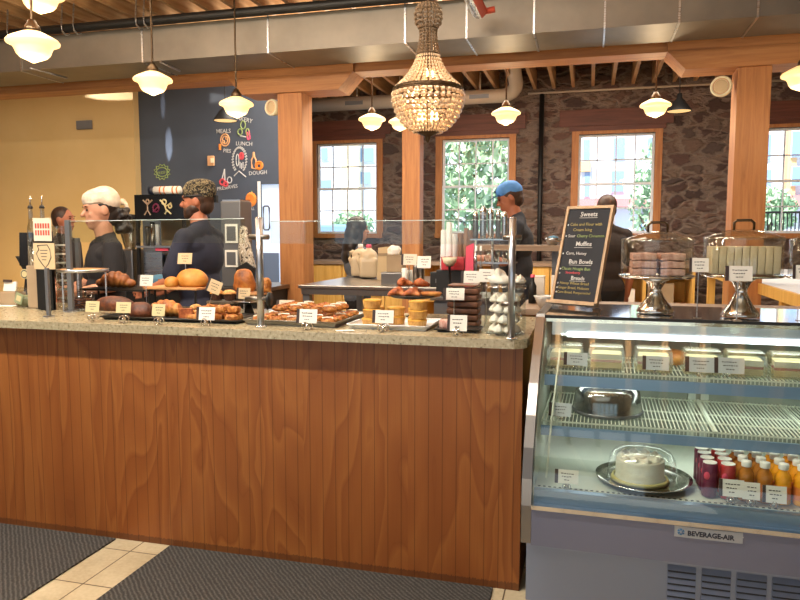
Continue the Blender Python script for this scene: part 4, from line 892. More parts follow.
# --- price cards along the counter
def cfront(x0, x1, y0, y1, gpx, gpy, lab, face='paper', rz=0, strip=True):
    P = S(gpx, gpy); P.z = SLAB; m_ = mpp(P); P.y = min(P.y, 2.762); w = (x1 - x0) * m_; h = (y1 - y0) * m_; stem = (gpy - y1) * m_ * 1.0
    card(P, w, h, lab, 'gem', max(stem, .02), face, rz, -10, strip, .0205)
cfront(91, 107, 301, 312, 93, 322, 'first cream price card from the left on the counter front', 'seal', 0, False)
cfront(121, 138, 302, 313, 124, 323, 'second cream price card from the left on the counter front', 'seal', 0, False)
cfront(157, 171.5, 304, 316, 159, 325, 'third cream price card from the left, before the twisted loaf', 'seal', 0, False)
cfront(201, 221.5, 307, 320, 206, 326, 'price card with a dark strip before the scones', 'paper')
cfront(301, 323, 309, 323, 307, 330, 'price card with a dark strip before the sheet pan of danishes')
cfront(378, 400, 310, 323, 383, 332, 'price card between the two front corn muffin stacks')
cfront(453, 473, 315, 331, 457, 336, 'price card before the pink slice beside the meringue jar')
def cstick(x0, x1, y0, y1, Y, zb, lab, face='paper', rz=0, strip=True, roll=0):
    P = onY((x0 + x1) / 2, y1, Y); m_ = mpp(P); w = (x1 - x0) * m_; h = (y1 - y0) * m_; stem = P.z - zb
    t = card(Vector((P.x, Y, zb)), w, h, lab, 'stick', stem, face, rz, -10, strip)
    if roll: t.rotation_euler = (0, roll, rz)
    return t
cstick(137, 154, 275, 286, 3.13, ZS, 'white price card at the right end of the braided loaf')
cstick(177, 193, 253, 264, Yr + .065, Pz2 + .001, 'kraft price card on a stick above the big round loaf', 'kraft', 0, False)
cstick(197, 213, 278, 291, 3.11, ZS, 'tilted kraft price card before the large round loaf', 'kraft', 0, True, .35)
cstick(236, 251, 288, 299, 3.06, ZS, 'small kraft price card left of the middle guard post', 'kraft')
cstick(276, 295, 300, 311, 3.25, ZS, 'price card behind the danishes right of the middle guard post', 'signcard')
cstick(443, 464.5, 288, 300, 2.91, ZS, 'price card on a stick before the chocolate slab stack')
cstick(461, 480, 271, 283, 3.12, ZS, 'left price card of the pair above the chocolate stack', 'paper')
cstick(479, 494, 269, 282, 3.12, ZS, 'right price card of the pair above the chocolate stack', 'paper', 0, False)
cstick(401, 417, 254, 265, 3.42, ZS, 'pinkish price card behind the raised plate', 'pink' if False else 'signcard')
cstick(417, 431, 256, 268, 3.41, ZS, 'white price card right of the pinkish one behind the raised plate', 'paper', 0, False)
# round black stand right of muffins with big pastry
Yz = 3.13; zz = onY(252, 302, Yz).z
t = thing('raised_plate', 'round black stand with a pale rim behind the middle guard post', 'cake stand', (X(249, Yz), Yz, ZS)); h = zz - ZS; rr = .075
MB().lathe([(0, h - .006), (rr * .85, h - .006), (rr, h + .004), (rr * .98, h + .006), (rr * .8, h), (0, h)], (0, 0, 0), 36).build('plate', 'blacktray', t, True); MB().lathe([(rr, h + .004), (rr * 1.02, h + .0055), (rr, h + .007)], (0, 0, 0), 36).build('plate_rim', 'steel', t, True); MB().cyl((0, 0, 0), (0, 0, h - .006), .03, .012, 16).build('pedestal', 'iron', t, True)
Yw_ = 3.36; zw = onY(250, 292, Yw_).z
riser(236, 268, 3.30, 3.415, zw, 'woodtray', 'display_riser', 'wooden riser carrying the big flaky pastries by the middle post', 'board')
o = blob('flaky_pastry', 'gold', .06, .04, .075, .014, 26, 12); tag(o, 'large flaky golden pastry left of the middle guard post', 'pastry'); o.location = (X(245, Yw_), Yw_, zw + .004)
o = blob('flaky_pastry', 'danish', .035, .032, .05, .010, 30, 13); tag(o, 'pale flaky pastry right of the middle guard post', 'pastry'); o.location = (X(265, Yw_), Yw_, zw + .004)

# ================================================================== ON THE CASE TOP
ZK = 1.1045
sgz = Vector((0, 0, .0095))
B1 = onZ(550, 305.5, ZK); B2 = onZ(596.5, 309.5, ZK); wv = (B2 - B1); bw_ = wv.length; ang = math.atan2(wv.y, wv.x)
t = thing('chalkboard_sign', 'tall wood framed chalkboard menu leaning back on the case top', 'menu board', (B1 + B2) / 2 + sgz, ang)
lean = Matrix.Rotation(math.radians(-16), 4, 'X'); bh_ = .452; fw = .0125
def lb(mb, name, mat, parent): mb.bm.transform(lean); return mb.build(name, mat, parent)
bo = lb(MB().b2((-bw_ / 2 + fw, .002, .02), (bw_ / 2 - fw, .010, bh_ - fw)), 'slate', 'slate', t)
f_ = MB()
for q in ((-bw_ / 2, 0, -bw_ / 2 + fw, bh_), (bw_ / 2 - fw, 0, bw_ / 2, bh_), (-bw_ / 2 + fw, bh_ - fw, bw_ / 2 - fw, bh_), (-bw_ / 2 + fw, 0, bw_ / 2 - fw, fw * 1.6)): f_.b2((q[0], -.004, q[1]), (q[2], .014, q[3]))
lb(f_, 'frame', 'boardframe', t)
lb(MB().b2((-bw_ / 2 - .004, -.03, 0), (bw_ / 2 + .004, -.0045, .012)), 'chalk_ledge', 'boardframe', t)
m_ = MB(); m_.prism([(-.02, .118, .34), (.02, .118, .34), (.02, .20, .004), (-.02, .20, .004)], (0, .006, 0)); m_.build('rear_prop', 'boardframe', t)
def bt_(txt, x, z, size, mat, name, al='LEFT', bold=.0): 
    mb = MB(); mb.text(txt, size, Matrix.Translation((x, .0012, z)) @ Matrix.Rotation(PI / 2, 4, 'X'), al, .0008, bold); lb(mb, name, mat, bo)
x0 = -bw_ / 2
for txt, x, zf, sz, mat in (('Sweets', 0, .895, .030, 'cw'), ('Muffins', -.0, .595, .028, 'cw'), ('Bun Bowls', 0, .415, .028, 'cw'), ('Breads', 0, .252, .025, 'cw')): bt_(txt, x, zf * bh_, sz, mat, 'chalk_heading', 'CENTER', .0003)
for txt, x, zf, sz, mat in (('Cake and Flour with', .03, .80, .0195, 'cy'), ('Cream Icing', .05, .745, .0195, 'cy'), ('Sour', .03, .682, .0195, 'cw'), ('Cherry Cinnamon', .075, .682, .0185, 'cg'), ('Corn, Honey', .035, .505, .0195, 'cw'), ('Classic Hoagie Bun', .025, .35, .019, 'cg'), ('Strawberry', .05, .312, .0165, 'cr'), ('Honey Wheat Bread', .03, .205, .0175, 'cy'), ('Ginger Bread, Molasses', .025, .16, .0165, 'cy'), ('Corn Bread, Pumpernickel', .025, .115, .0155, 'cy')): bt_(txt, x0 + x, zf * bh_, sz, mat, 'chalk_line')
for zf, w_ in ((.88, .09), (.578, .09), (.40, .11), (.24, .08)): lb(MB().box((0, .001, zf * bh_), (w_, .0008, .0016)), 'chalk_underline', 'cw', bo)
for zf in (.805, .69, .51, .355, .31, .21, .165, .12): lb(MB().box((x0 + .02, .001, zf * bh_ + .002), (.006, .0008, .007), Euler((0, .4, 0))), 'chalk_bullet', 'cw', bo)
def cake_stand(px, pyb, pyp, R_px, lab, labd, Hd_px, mpx=None):
    P = onZ(px, pyb, ZK); m_ = mpp(P); hp = (onY(px, pyp, P.y).z - ZK); r = R_px * m_
    t = thing('cake_stand', lab, 'cake stand', P, 0, 'silver cake stands')
    MB().lathe([(0, 0), (17.5 * m_, 0), (17.8 * m_, .006), (16 * m_, .022), (12 * m_, .04), (8 * m_, hp * .42), (5.5 * m_, hp * .56), (5.5 * m_, hp * .64), (9 * m_, hp * .8), (15 * m_, hp - .012), (0, hp - .012)], (0, 0, 0), 40).build('trumpet_foot', 'silver', t, True)
    MB().lathe([(0, hp - .012), (r * 1.0, hp - .010), (r * 1.04, hp - .004), (r * 1.04, hp), (r, hp - .002), (0, hp - .002)], (0, 0, 0), 48).build('plate', 'silver', t, True)
    Pt = P + Vector((0, 0, hp)); d = thing('cake_dome', labd, 'cake dome', Pt, 0, 'glass cake domes'); hd = Hd_px * m_
    MB().lathe([(r * .985, .001), (r * .985, hd * .92), (r * .96, hd * .965), (r * .5, hd * 1.12), (r * .3, hd * 1.16), (0, hd * 1.165)], (0, 0, 0), 56).build('dome_shell', 'plastic', d, True)
    MB().lathe([(r * .992, hd * .90), (r * .997, hd * .93), (r * .97, hd * .975), (r * .96, hd * .97)], (0, 0, 0), 56).build('dome_edge', 'glass', d, True)
    hw = 9 * m_; MB().tube([(-hw, 0, hd * 1.15), (-hw, 0, hd * 1.15 + 7 * m_), (-hw * .7, 0, hd * 1.15 + 9.5 * m_), (hw * .7, 0, hd * 1.15 + 9.5 * m_), (hw, 0, hd * 1.15 + 7 * m_), (hw, 0, hd * 1.15)], .0055, 8).build('dome_handle', 'bronze', d, True)
    return Pt, m_, r
Pt, m_, r = cake_stand(655, 312, 275, 34.5, 'silver pedestal cake stand beside the chalkboard', 'clear cake dome over pink krispie bars', 37)
kb = MB().box((0, 0, .0135), (.094, .075, .026), None, .004); bmesh.ops.subdivide_edges(kb.bm, edges=kb.bm.edges[:], cuts=2, use_grid_fill=True); kb.rough(.008, 45, 1); kb = kb.build('krispie_bar', 'krispy', None, True); tag(kb, None, 'krispie bar')
for sx, nm in ((-.0535, 'left'), (.0535, 'right')):
    for sy, nf in ((-.044, 'front'), (.044, 'rear')):
        for l in range(3): put(kb, Pt + Vector((sx, sy, .001 + l * .0305)), 0, 'pink krispie bar in the %s %s stack under the dome, %s' % (nm, nf, ('bottom', 'middle', 'topmost')[l]), 'krispie bars under the dome', 1)
Pt2, m2, r2 = cake_stand(740, 316, 274, 37, 'silver pedestal cake stand before the right timber post', 'clear cake dome with an arched handle over pale yellow bars', 38)
lbm = MB().box((0, 0, .0535), (.0255, .13, .106), None, .003).build('lemon_slice', 'yellowbar', None, True); tag(lbm, None, 'cake slice')
for i in range(9): put(lbm, Pt2 + Vector((-.108 + i * .027, 0, .001)), 0, 'pale yellow slice under the arched handle dome, %s from the left' % ('first', 'second', 'third', 'fourth', 'fifth', 'sixth', 'seventh', 'eighth', 'ninth')[i], 'pale slices under the dome')
Pt3, m3, r3 = cake_stand(828, 318, 276, 38, 'silver pedestal cake stand cut by the right edge of the frame', 'clear cake dome cut by the right edge of the frame', 38)
for x0_, x1_, y0_, y1_, gpx, gpy, lab in ((690, 708, 258, 272, 693, 318, 'white price card on a tall stick between the two cake domes'), (725, 750, 266, 281, 735, 321, 'white price card on a tall stick before the arched handle dome'), (793, 812, 265, 279, 797, 321, 'white price card on a tall stick at the right edge of the frame')):
    P = onZ(gpx, gpy, ZK); mm = mpp(P); w = (x1_ - x0_) * mm; h = (y1_ - y0_) * mm; stem = onY(gpx, y1_, P.y).z - ZK
    t = card(Vector((P.x + ((x0_ + x1_) / 2 - gpx) * mm * .6, P.y, ZK)), w, h, lab, 'stick', stem, 'paper', 0, -6)
    MB().box((0, 0, .002), (.03, .03, .004)).build('stick_foot', 'chrome', t)

# ================================================================== PENDANTS, CHANDELIER, LAMPS
def school_pendant():
    t = thing('pendant_lamp', '', 'pendant lamp')
    R_ = .125
    pr = [(.035, .02), (.05, .015), (.085, -.002), (.115, -.018), (R_, -.03), (R_ * .99, -.04), (.098, -.05), (.088, -.066), (.08, -.088), (.066, -.104), (.04, -.116), (.022, -.124), (.008, -.131), (0, -.131)]
    MB().lathe(pr, (0, 0, 0), 32).build('glass_shade', 'shade', t, True)
    MB().lathe([(0, .075), (.018, .075), (.024, .06), (.036, .045), (.040, .022), (.036, .016), (0, .016)], (0, 0, 0), 20).build('fitter', 'bronze', t, True)
    return t
PEND = [((33, 45), 3.5, 'largest lit opal glass pendant at the upper left, hung before the duct'), ((153, 82), 4.6, 'opal glass pendant on a long rod left of the blue wall top'), ((236.5, 106), 5.16, 'opal glass pendant on a rod in front of the black cone lamp'), ((372, 121), 6.4, 'opal glass pendant above the left window'), ((506, 115), 6.0, 'opal glass pendant right of the chandelier above the tree window'), ((655.5, 107), 5.75, 'opal glass pendant above the third window beside a black cone lamp'), ((40, -3), 3.75, 'opal glass pendant cut by the top left corner of the frame'), ((804, 77), 4.15, 'opal glass pendant at the right edge past the timber post'), ((400, 123), 7.6, 'small opal pendant half hidden behind the chandelier')]
pp_ = school_pendant(); _used.add(pp_.name)
for i, ((px, py), d, lab) in enumerate(PEND):
    P = onD(px, py, d); P.z += .045
    o = pp_ if i == 0 else dup(pp_)
    o.location = P; o['label'] = lab; o['group'] = 'schoolhouse pendants'
    top = ZC - P.z
    MB().cyl((0, 0, .07), (0, 0, top), .007, None, 8).build('rod', 'bronze', o)
    MB().lathe([(0, top), (.045, top), (.04, top - .02), (.0, top - .022)], (0, 0, 0), 18).build('ceiling_canopy', 'bronze', o, True)
    l = bpy.data.lights.new('pendant_light', 'POINT'); l.energy = 9; l.color = (1, .78, .5); l.shadow_soft_size = .06
    lo = bpy.data.objects.new('pendant_light', l); C.objects.link(lo); lo.location = P + Vector((0, 0, -.22))
def cone_lamp(px, py, d, s, lab):
    P = onD(px, py, d); t = thing('pendant_cone_lamp', lab, 'pendant lamp', P, 0, 'black cone pendants')
    MB().lathe([(.13 * s, 0), (.128 * s, .012), (.10 * s, .05 * s), (.06 * s, .11 * s), (.03 * s, .14 * s), (.024 * s, .19 * s), (0, .19 * s)], (0, 0, 0), 28).build('metal_shade', 'black', t, True)
    MB().lathe([(0, .012), (.12 * s, .012), (.12 * s, .004), (0, .004)], (0, 0, 0), 28).build('lamp_lens', 'shade', t)
    MB().cyl((0, 0, .19 * s), (0, 0, ZC - P.z), .005, None, 8).build('rod', 'iron', t)
cone_lamp(225.5, 121, 7.2, .95, 'black cone pendant with glowing underside before the blue wall')
cone_lamp(679, 111.5, 7.2, .95, 'black cone pendant with glowing underside on the stone wall right of the third window')

# crystal chandelier
P = onD(428, 97, 4.4); m = mpp(P); t = thing('crystal_chandelier', 'beaded crystal basket chandelier with warm bulbs hung before the duct', 'chandelier', P)
def strand_prof(pts, n):
    out = []; L_ = [0]
    for a, b in zip(pts, pts[1:]): L_.append(L_[-1] + math.hypot(b[0] - a[0], b[1] - a[1]))
    for i in range(n):
        s_ = L_[-1] * (i + .5) / n
        for k in range(len(pts) - 1):
            if L_[k] <= s_ <= L_[k + 1]:
                f = (s_ - L_[k]) / (L_[k + 1] - L_[k]); out.append((pts[k][0] + (pts[k + 1][0] - pts[k][0]) * f, pts[k][1] + (pts[k + 1][1] - pts[k][1]) * f)); break
    return out
def beads(name, prof_px, rows, nstr, bw, mat, tall=1.0):
    pr = [(r * m, (97 - y) * m) for r, y in prof_px]
    mb = MB(); ps = strand_prof(pr, rows)
    for (r, z), k in zip(ps, range(rows)):
        w = min(bw * m, 2 * PI * r / nstr * .8)
        hh = abs(pr[-1][1] - pr[0][1]) / rows * .42 * tall
        for a in range(nstr):
            an = 2 * PI * a / nstr
            mb.ell((r * math.cos(an), r * math.sin(an), z), (w * .5, w * .5, max(hh, w * .45)), None, 6, 4)
    mb.build(name, mat, t)
    wm = MB()
    for a in range(nstr):
        an = 2 * PI * (a + .5) / nstr; wm.tube([(r * math.cos(an), r * math.sin(an), z) for r, z in pr], .0011, 4)
    wm.build(name + '_wires', 'bronze', t)
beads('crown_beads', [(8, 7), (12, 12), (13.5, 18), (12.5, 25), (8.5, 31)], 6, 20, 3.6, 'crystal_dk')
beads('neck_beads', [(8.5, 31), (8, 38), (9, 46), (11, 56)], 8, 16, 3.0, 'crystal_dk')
beads('skirt_beads', [(11, 56), (13.5, 64), (19, 74), (26, 82), (33, 88)], 10, 30, 3.4, 'crystal')
beads('basket_beads', [(34.5, 92), (35, 99), (33.5, 107), (29.5, 117), (22, 126), (12, 132)], 9, 34, 5.6, 'crystal', 1.15)
rb = MB()
for y, r in ((88.5, 33.6), (92, 34.8)): rb.tube([(r * m * math.cos(a * PI / 24), r * m * math.sin(a * PI / 24), (97 - y) * m) for a in range(48)], .006, 6, True)
rb.build('belt_ring', 'bronze', t, True)
MB().tube([(34.3 * m * math.cos(a * PI / 48), 34.3 * m * math.sin(a * PI / 48), (97 - 90.2) * m) for a in range(96)], [.011 if a % 4 < 2 else .007 for a in range(96)], 6, True).build('belt_band', 'bronze', t, True)
for y, r in ((31, 9), (56, 11.5), (7, 8)): MB().tube([(r * m * math.cos(a * PI / 12), r * m * math.sin(a * PI / 12), (97 - y) * m) for a in range(24)], .004, 6, True).build('collar_ring', 'bronze', t, True)
MB().lathe([(0, (97 - 143) * m), (1.5 * m, (97 - 141) * m), (3 * m, (97 - 138) * m), (3 * m, (97 - 136) * m), (8 * m, (97 - 134) * m), (12 * m, (97 - 131) * m), (0, (97 - 130) * m)], (0, 0, 0), 20).build('finial', 'bronze', t, True)
MB().cyl((0, 0, (97 - 128) * m), (0, 0, (97 - 5) * m), .006, None, 8).build('stem', 'bronze', t)
MB().cyl((0, 0, (97 - 7) * m), (0, 0, ZC - P.z), .006, None, 8).build('hanging_chain', 'bronze', t)
for k in range(6):
    a = k * PI / 3 + .2; MB().lathe([(0, 0), (.010, .004), (.013, .025), (.009, .045), (0, .062)], (.055 * math.cos(a), .055 * math.sin(a), (97 - 121) * m), 10).build('candle_bulb', 'bulb', t, True)
for k in range(3):
    a = k * 2 * PI / 3 + .5; MB().lathe([(0, 0), (.008, .004), (.010, .025), (.006, .04), (0, .05)], (.028 * math.cos(a), .028 * math.sin(a), (97 - 78) * m), 10).build('candle_bulb', 'bulb', t, True)
l = bpy.data.lights.new('chandelier_light', 'POINT'); l.energy = 7; l.color = (1, .7, .4); l.shadow_soft_size = .04
lo = bpy.data.objects.new('chandelier_light', l); C.objects.link(lo); lo.location = P + Vector((0, 0, -.04))

# speakers on the posts and other wall fittings
def speaker(px, py, base, lab, dirx, r=.085):
    P = Vector(base); t = thing('wall_speaker', lab, 'speaker', P)
    q = Euler((0, 0, dirx)).to_matrix().to_4x4() @ Matrix.Rotation(PI / 2, 4, 'X')
    a = MB().lathe([(0, -.05), (r * .7, -.05), (r * .95, 0), (r, .03), (r * .93, .045), (r * .8, .045), (r * .78, .038), (0, .038)], (0, 0, 0), 28); a.bm.transform(q); a.build('speaker_body', 'fac_cream', t, True)
    a = MB().lathe([(0, .0445), (r * .5, .0445), (r * .62, .0395)], (0, 0, 0), 24); a.bm.transform(q); a.build('speaker_cone', 'kraft', t, True)
    a = MB().lathe([(r * .66, .0400), (r * .70, .0435), (r * .74, .0400)], (0, 0, 0), 24); a.bm.transform(q); a.build('ring', 'ct', t, True)
    return t
Q = onY(722, 87, YP + .08); speaker(0, 0, Q, 'round cream speaker fixed to the left side of the right timber post', -.35, .075)
Q = onY(274, 108, YP + .08); speaker(0, 0, Q, 'round cream speaker on the left side of the left timber post', -.35, .07)
Q = onY(85, 125, YB - .1); tag(MB().box((0, -.012, 0), (.21, .022, .10), None, .006).build('wall_plate', 'grey_metal', None, False, Q), 'small grey plate high on the tan wall', 'vent')
Q = onY(212, 161, YB); t = thing('wall_sensor', 'small lit cream thermostat box on the blue wall', 'thermostat', Q); MB().box((0, -.02, 0), (.075, .038, .11), None, .008).build('sensor_case', 'ct', t); MB().box((.03, -.045, .0), (.04, .012, .05), None, .004).build('sensor_face', 'fac_cream', t)

# chalk drawings on the blue wall
def wallM(px, py, rot=0, k=1): P = onY(px, py, YB - .004); return Matrix.Translation(P) @ Matrix.Rotation(PI / 2, 4, 'X') @ Matrix.Rotation(rot, 4, 'Z') @ Matrix.Scale(k, 4), mpp(P)
def chalk(name, mat, strokes, r=.008):
    mb = MB()
    for st in strokes: mb.tube([onY(x, y, YB - .004) for x, y in st], r, 4)
    return mb.build(name, mat, wall_blue)
def arc(cx, cy, rx, ry, a0=0, a1=360, n=14): return [(cx + rx * math.cos(math.radians(a0 + (a1 - a0) * i / n)), cy - ry * math.sin(math.radians(a0 + (a1 - a0) * i / n))) for i in range(n + 1)]
def wtext(txt, px, py, hpx, rot, mat, name='chalk_lettering'):
    mm, k = wallM(px, py, rot); MB().text(txt, hpx * k * 1.35, mm, 'CENTER', .002, .0005).build(name, mat, wall_blue)
zig = []
for i in range(25): a = i * 2 * PI / 24; r = 1 if i % 2 else .78; zig.append((162 + 8.2 * r * math.cos(a), 172 + 8 * r * math.sin(a)))
chalk('chalk_burst', 'cg', [zig, arc(162, 172, 5.6, 4.6)], .007); wtext('FRESH', 162, 174, 3, .12, 'cg')
wtext('BAKERY', 243, 121, 4.2, -.25, 'cw')
chalk('chalk_vegetables', 'cg', [arc(243, 125, 2.4, 4), arc(240, 132, 2.2, 3), arc(247.5, 132, 1.6, 3.4)]); chalk('chalk_vegetables', 'cp', [[(247, 132), (248, 139)], [(249, 131), (250, 139)], arc(248.5, 137, 1.4, 2.6)]); chalk('chalk_vegetables', 'cw', [[(240, 136), (246, 137)]])
wtext('LUNCH', 244, 145.5, 4, -.06, 'cw'); wtext('MEALS', 223.5, 133, 4.2, 0, 'cw')
chalk('chalk_cookie', 'ct', [arc(225, 140, 4.4, 6), arc(225, 140, 2.6, 3.8), arc(226.5, 138, 1, 1.4), arc(223.5, 142, 1, 1.4)]); chalk('chalk_candle', 'co', [[(219.5, 144), (219.5, 150)], [(220.3, 144), (220.3, 150)]], .012); wtext('PIES', 227, 152.5, 3.8, -.1, 'cw')
wr = []
for i in range(22):
    a = math.radians(-60 + i * 300 / 21); cx, cy = 239.5 - 6.6 * math.sin(a - PI), 160 + 13 * math.cos(a - PI)
    cx, cy = 239.5 + 6.8 * math.cos(math.radians(-50 + i * 280 / 21)), 160 - 12.5 * math.sin(math.radians(-50 + i * 280 / 21)); wr.append([(cx - .8, cy + .8), (cx + .8, cy - .8)])
chalk('chalk_wreath', 'cw', wr, .010); chalk('chalk_wreath', 'cw', [[(234, 176), (239, 171), (246, 177)]], .007)
chalk('chalk_berry', 'cr', [arc(241.5, 156, 1.8, 3), arc(241.5, 156, .9, 2)], .012); chalk('chalk_figure', 'cw', [arc(237.5, 160, 1.4, 6), [(240, 162), (240, 168)], [(243, 162), (243, 168)], [(241.5, 163), (241.5, 169)]], .006)
chalk('chalk_carafe', 'ct', [[(253.5, 152), (253, 157), (251.5, 160), (252, 168), (256, 169), (256, 160), (254.5, 157), (253.8, 152)]], .010); chalk('chalk_pancake', 'co', [arc(259, 165.5, 3.6, 3.8), arc(259, 166, 2.2, 2.4)], .010); wtext('DOUGH', 258, 174.5, 4, .05, 'cw')
chalk('chalk_cherries', 'cr', [arc(222.5, 182, 2.6, 2.8), arc(225.5, 184, 2, 2.2)], .012); chalk('chalk_stem', 'cw', [[(222, 179), (224.5, 169)], [(225, 182), (224.5, 169)], arc(229.5, 180, 2.2, 3)], .007); wtext('PRESERVES', 227.5, 189, 3.6, .12, 'cw')
chalk('chalk_pumpkin', 'co', [arc(251, 199.5, 4, 5.4), arc(251, 199.5, 2, 5.2), arc(251, 199.5, 3, 5.3), arc(251, 199.5, .8, 5)], .022); chalk('chalk_stem', 'cg', [[(251, 194), (252, 191)]]); wtext('FALL', 251, 210, 2.6, 0, 'cw')
chalk('chalk_apple', 'cp', [arc(229, 210.5, 3, 4), arc(229, 210.5, 1.5, 2.4)], .020); chalk('chalk_stem', 'cg', [[(229, 206), (230.5, 202)]])

# ================================================================== OUTSIDE
YF = 38
def F(px, py): return onY(px, py, YF)
bt = thing('apartment_building', 'pale blue and cream apartment building across the street', 'building', (0, YF, -1))
def fb(x0, y0, x1, y1, dep, mat, name, parent=None, off=0):
    a = F(x0, y1); b = F(x1, y0)
    return MB().b2((a.x, -dep - off, a.z + 1), (b.x, 0 - off if off else .6, b.z + 1)).build(name, mat, parent or bt)
fb(200, 20, 860, 250, 0, 'fac_white', 'facade_wall')
fb(345, 100, 361, 250, .5, 'fac_cream', 'facade_bay'); fb(334, 100, 344, 250, .3, 'fac_white', 'facade_bay'); fb(783, 100, 797, 196, .5, 'fac_tan', 'facade_bay'); fb(580, 162, 591, 172, .3, 'fac_tan', 'facade_panel')
fb(540, 198, 700, 208, .8, 'fac_red', 'brick_band'); fb(740, 195, 860, 207, .8, 'fac_red', 'brick_band')
for q in [(322, 148, 328, 160), (361, 148, 374, 162), (322, 180, 334, 188), (361, 172, 371, 184), (613, 138, 625, 159), (611, 171, 624, 192), (583, 140, 590, 163), (584, 172, 590, 197), (765, 135, 771, 160), (765, 170, 771, 192), (788, 133, 800, 158), (788, 168, 800, 186), (647, 138, 655, 158), (640, 214, 652, 230), (600, 214, 612, 230), (470, 140, 482, 165), (520, 140, 530, 165), (700, 140, 712, 162), (700, 172, 712, 192), (730, 140, 742, 162)]:
    f = fb(q[0] - .8, q[1] - .8, q[2] + .8, q[3] + .8, .06, 'fac_frame', 'window_surround', None, .55 if 783 <= q[0] <= 797 else .02)
    fb(q[0], q[1], q[2], q[3], .1, 'fac_win', 'building_window', f, .6 if 783 <= q[0] <= 797 else .03)
st = MB().b2((-30, YW + .6, -.9), (30, YF + 2, -.8)).build('street', 'street'); struct(st)
def tree(px, py, Y, r, rz, lab, n=1500, leaf=.10):
    Pt = onY(px, py, Y); t = thing('tree', lab, 'tree', (Pt.x, Y, -.8), 0, 'trees outside the windows'); h = Pt.z + .8
    MB().tube([(0, 0, 0), (.05, .02, h * .5), (0, 0, h)], [.14, .10, .05], 8).build('trunk', 'bark', t, True)
    b = MB()
    for i in range(7): a = i * .9; b.tube([(0, 0, h * (.5 + .05 * i)), (r * .6 * math.cos(a), r * .4 * math.sin(a), h * (.62 + .06 * i))], [.05, .015], 5)
    b.build('branch_spread', 'bark', t)
    f = MB(); rg = random.Random(int(px))
    for i in range(n):
        while True:
            v = Vector((rg.uniform(-1, 1), rg.uniform(-1, 1), rg.uniform(-1, 1)))
            if v.length < 1 and noise.noise(v * 3 + Vector((px, 0, 0))) > -.25: break
        c = Vector((v.x * r, v.y * r * .7, h + v.z * rz)); e = Euler((rg.uniform(0, 6), rg.uniform(0, 6), rg.uniform(0, 6))).to_matrix()
        s_ = leaf * rg.uniform(.6, 1.4); f.poly([c + e @ Vector(q) for q in ((-s_, 0, 0), (0, -s_ * .45, 0), (s_, 0, 0), (0, s_ * .45, 0))])
    f.build('foliage', 'leaf', t)
tree(474, 175, 16, 1.45, 2.0, 'leafy pale green tree filling the second window', 2600, .13)
tree(652, 196, 18, .55, 1.3, 'small green tree at the right edge of the third window', 700)
tree(770, 212, 17, .55, .55, 'low green tree at the lower corner of the far right window', 800, .09)
tree(352, 226, 20, .7, .45, 'low shrubby tree below the cream bay in the left window', 500)
rl = MB(); a = onY(760, 222, 14); b = onY(860, 222, 14)
for k in range(26): x = a.x + (b.x - a.x) * k / 25; rl.cyl((x - a.x, 0, 0), (x - a.x, 0, .5), .012, None, 5)
t = thing('street_railing', 'dark railing outside the far right window', 'railing', (a.x, 14, a.z - .35)); rl.build('railing_bars', 'iron', t); MB().b2((0, -.02, .5), (b.x - a.x, .02, .54)).build('top_rail', 'iron', t); MB().b2((0, -.02, -(a.z - .35) - .8), (.04, .02, .5)).build('rail_post', 'iron', t)
a = onY(340, 229, 19); t = thing('parked_car', 'pale blue car parked outside the left window', 'car', (a.x, 19, -.8)); h = a.z + .8
MB().prism([(-1.1, -.4, .25), (1.1, -.4, .25), (1.1, -.4, h - .28), (.75, -.4, h - .22), (.45, -.4, h + .12), (-.55, -.4, h + .12), (-.85, -.4, h - .22), (-1.1, -.4, h - .3)], (0, .8, 0)).build('car_body', pm('car_paint', '#9cc0dc', .3), t)
MB().prism([(-.66, -.41, h - .2), (.56, -.41, h - .2), (.38, -.41, h + .07), (-.5, -.41, h + .07)], (0, .01, 0)).build('car_window', 'fac_win', t)
for x in (-.65, .65): MB().cyl((x, -.42, .28), (x, -.2, .28), .28, None, 18).build('wheel', 'black', t)

# ================================================================== BEHIND THE COUNTER
ZI = 1.07
ci = onZ(298, 285, ZI); xi0 = max(ci.x, PL0 + PW + .03); yi0 = ci.y
xi1 = -.80; yi1 = yi0 + 1.28
t = thing('island_table', 'long steel topped work table behind the danishes with a milk jug on it', 'table', ((xi0 + xi1) / 2, (yi0 + yi1) / 2, 0)); a, b = (xi1 - xi0) / 2, (yi1 - yi0) / 2
MB().box((0, 0, ZI - .012), (2 * a, 2 * b, .024), None, .004).build('table_top', 'table_top', t); MB().b2((-a + .02, -b + .01, ZI - .065), (a - .02, -b + .03, ZI - .024)).build('apron', 'steel_dk', t)
for sx in (-1, 1):
    for sy in (-1, 1): MB().box((sx * (a - .05), sy * (b - .05), (ZI - .024) / 2), (.05, .05, ZI - .024)).build('leg', 'grey_metal', t)
MB().box((0, .1, .3), (2 * a - .12, 2 * b - .3, .02)).build('under_shelf', 'steel_dk', t)
def jug(lab, P, cap, s=1):
    t = thing('milk_jug', lab, 'jug', P, .2, 'milk jugs'); bd = MB().box((0, 0, .085 * s), (.15 * s, .14 * s, .165 * s), None, .03 * s); bd.ell((0, 0, .165 * s), (.073 * s, .068 * s, .07 * s)); bd.cyl((0, 0, .19 * s), (0, 0, .245 * s), .03 * s, .02 * s, 16)
    bd.tube([(-.055 * s, 0, .215 * s), (-.083 * s, 0, .2 * s), (-.092 * s, 0, .15 * s), (-.07 * s, 0, .09 * s)], .014 * s, 8); bd.fuse('jug_body', 'milk', t, .006, 4)
    MB().lathe([(.021 * s, .243 * s), (.022 * s, .262 * s), (.018 * s, .268 * s), (0, .268 * s)], (0, 0, 0), 16).build('jug_cap', cap, t, True)
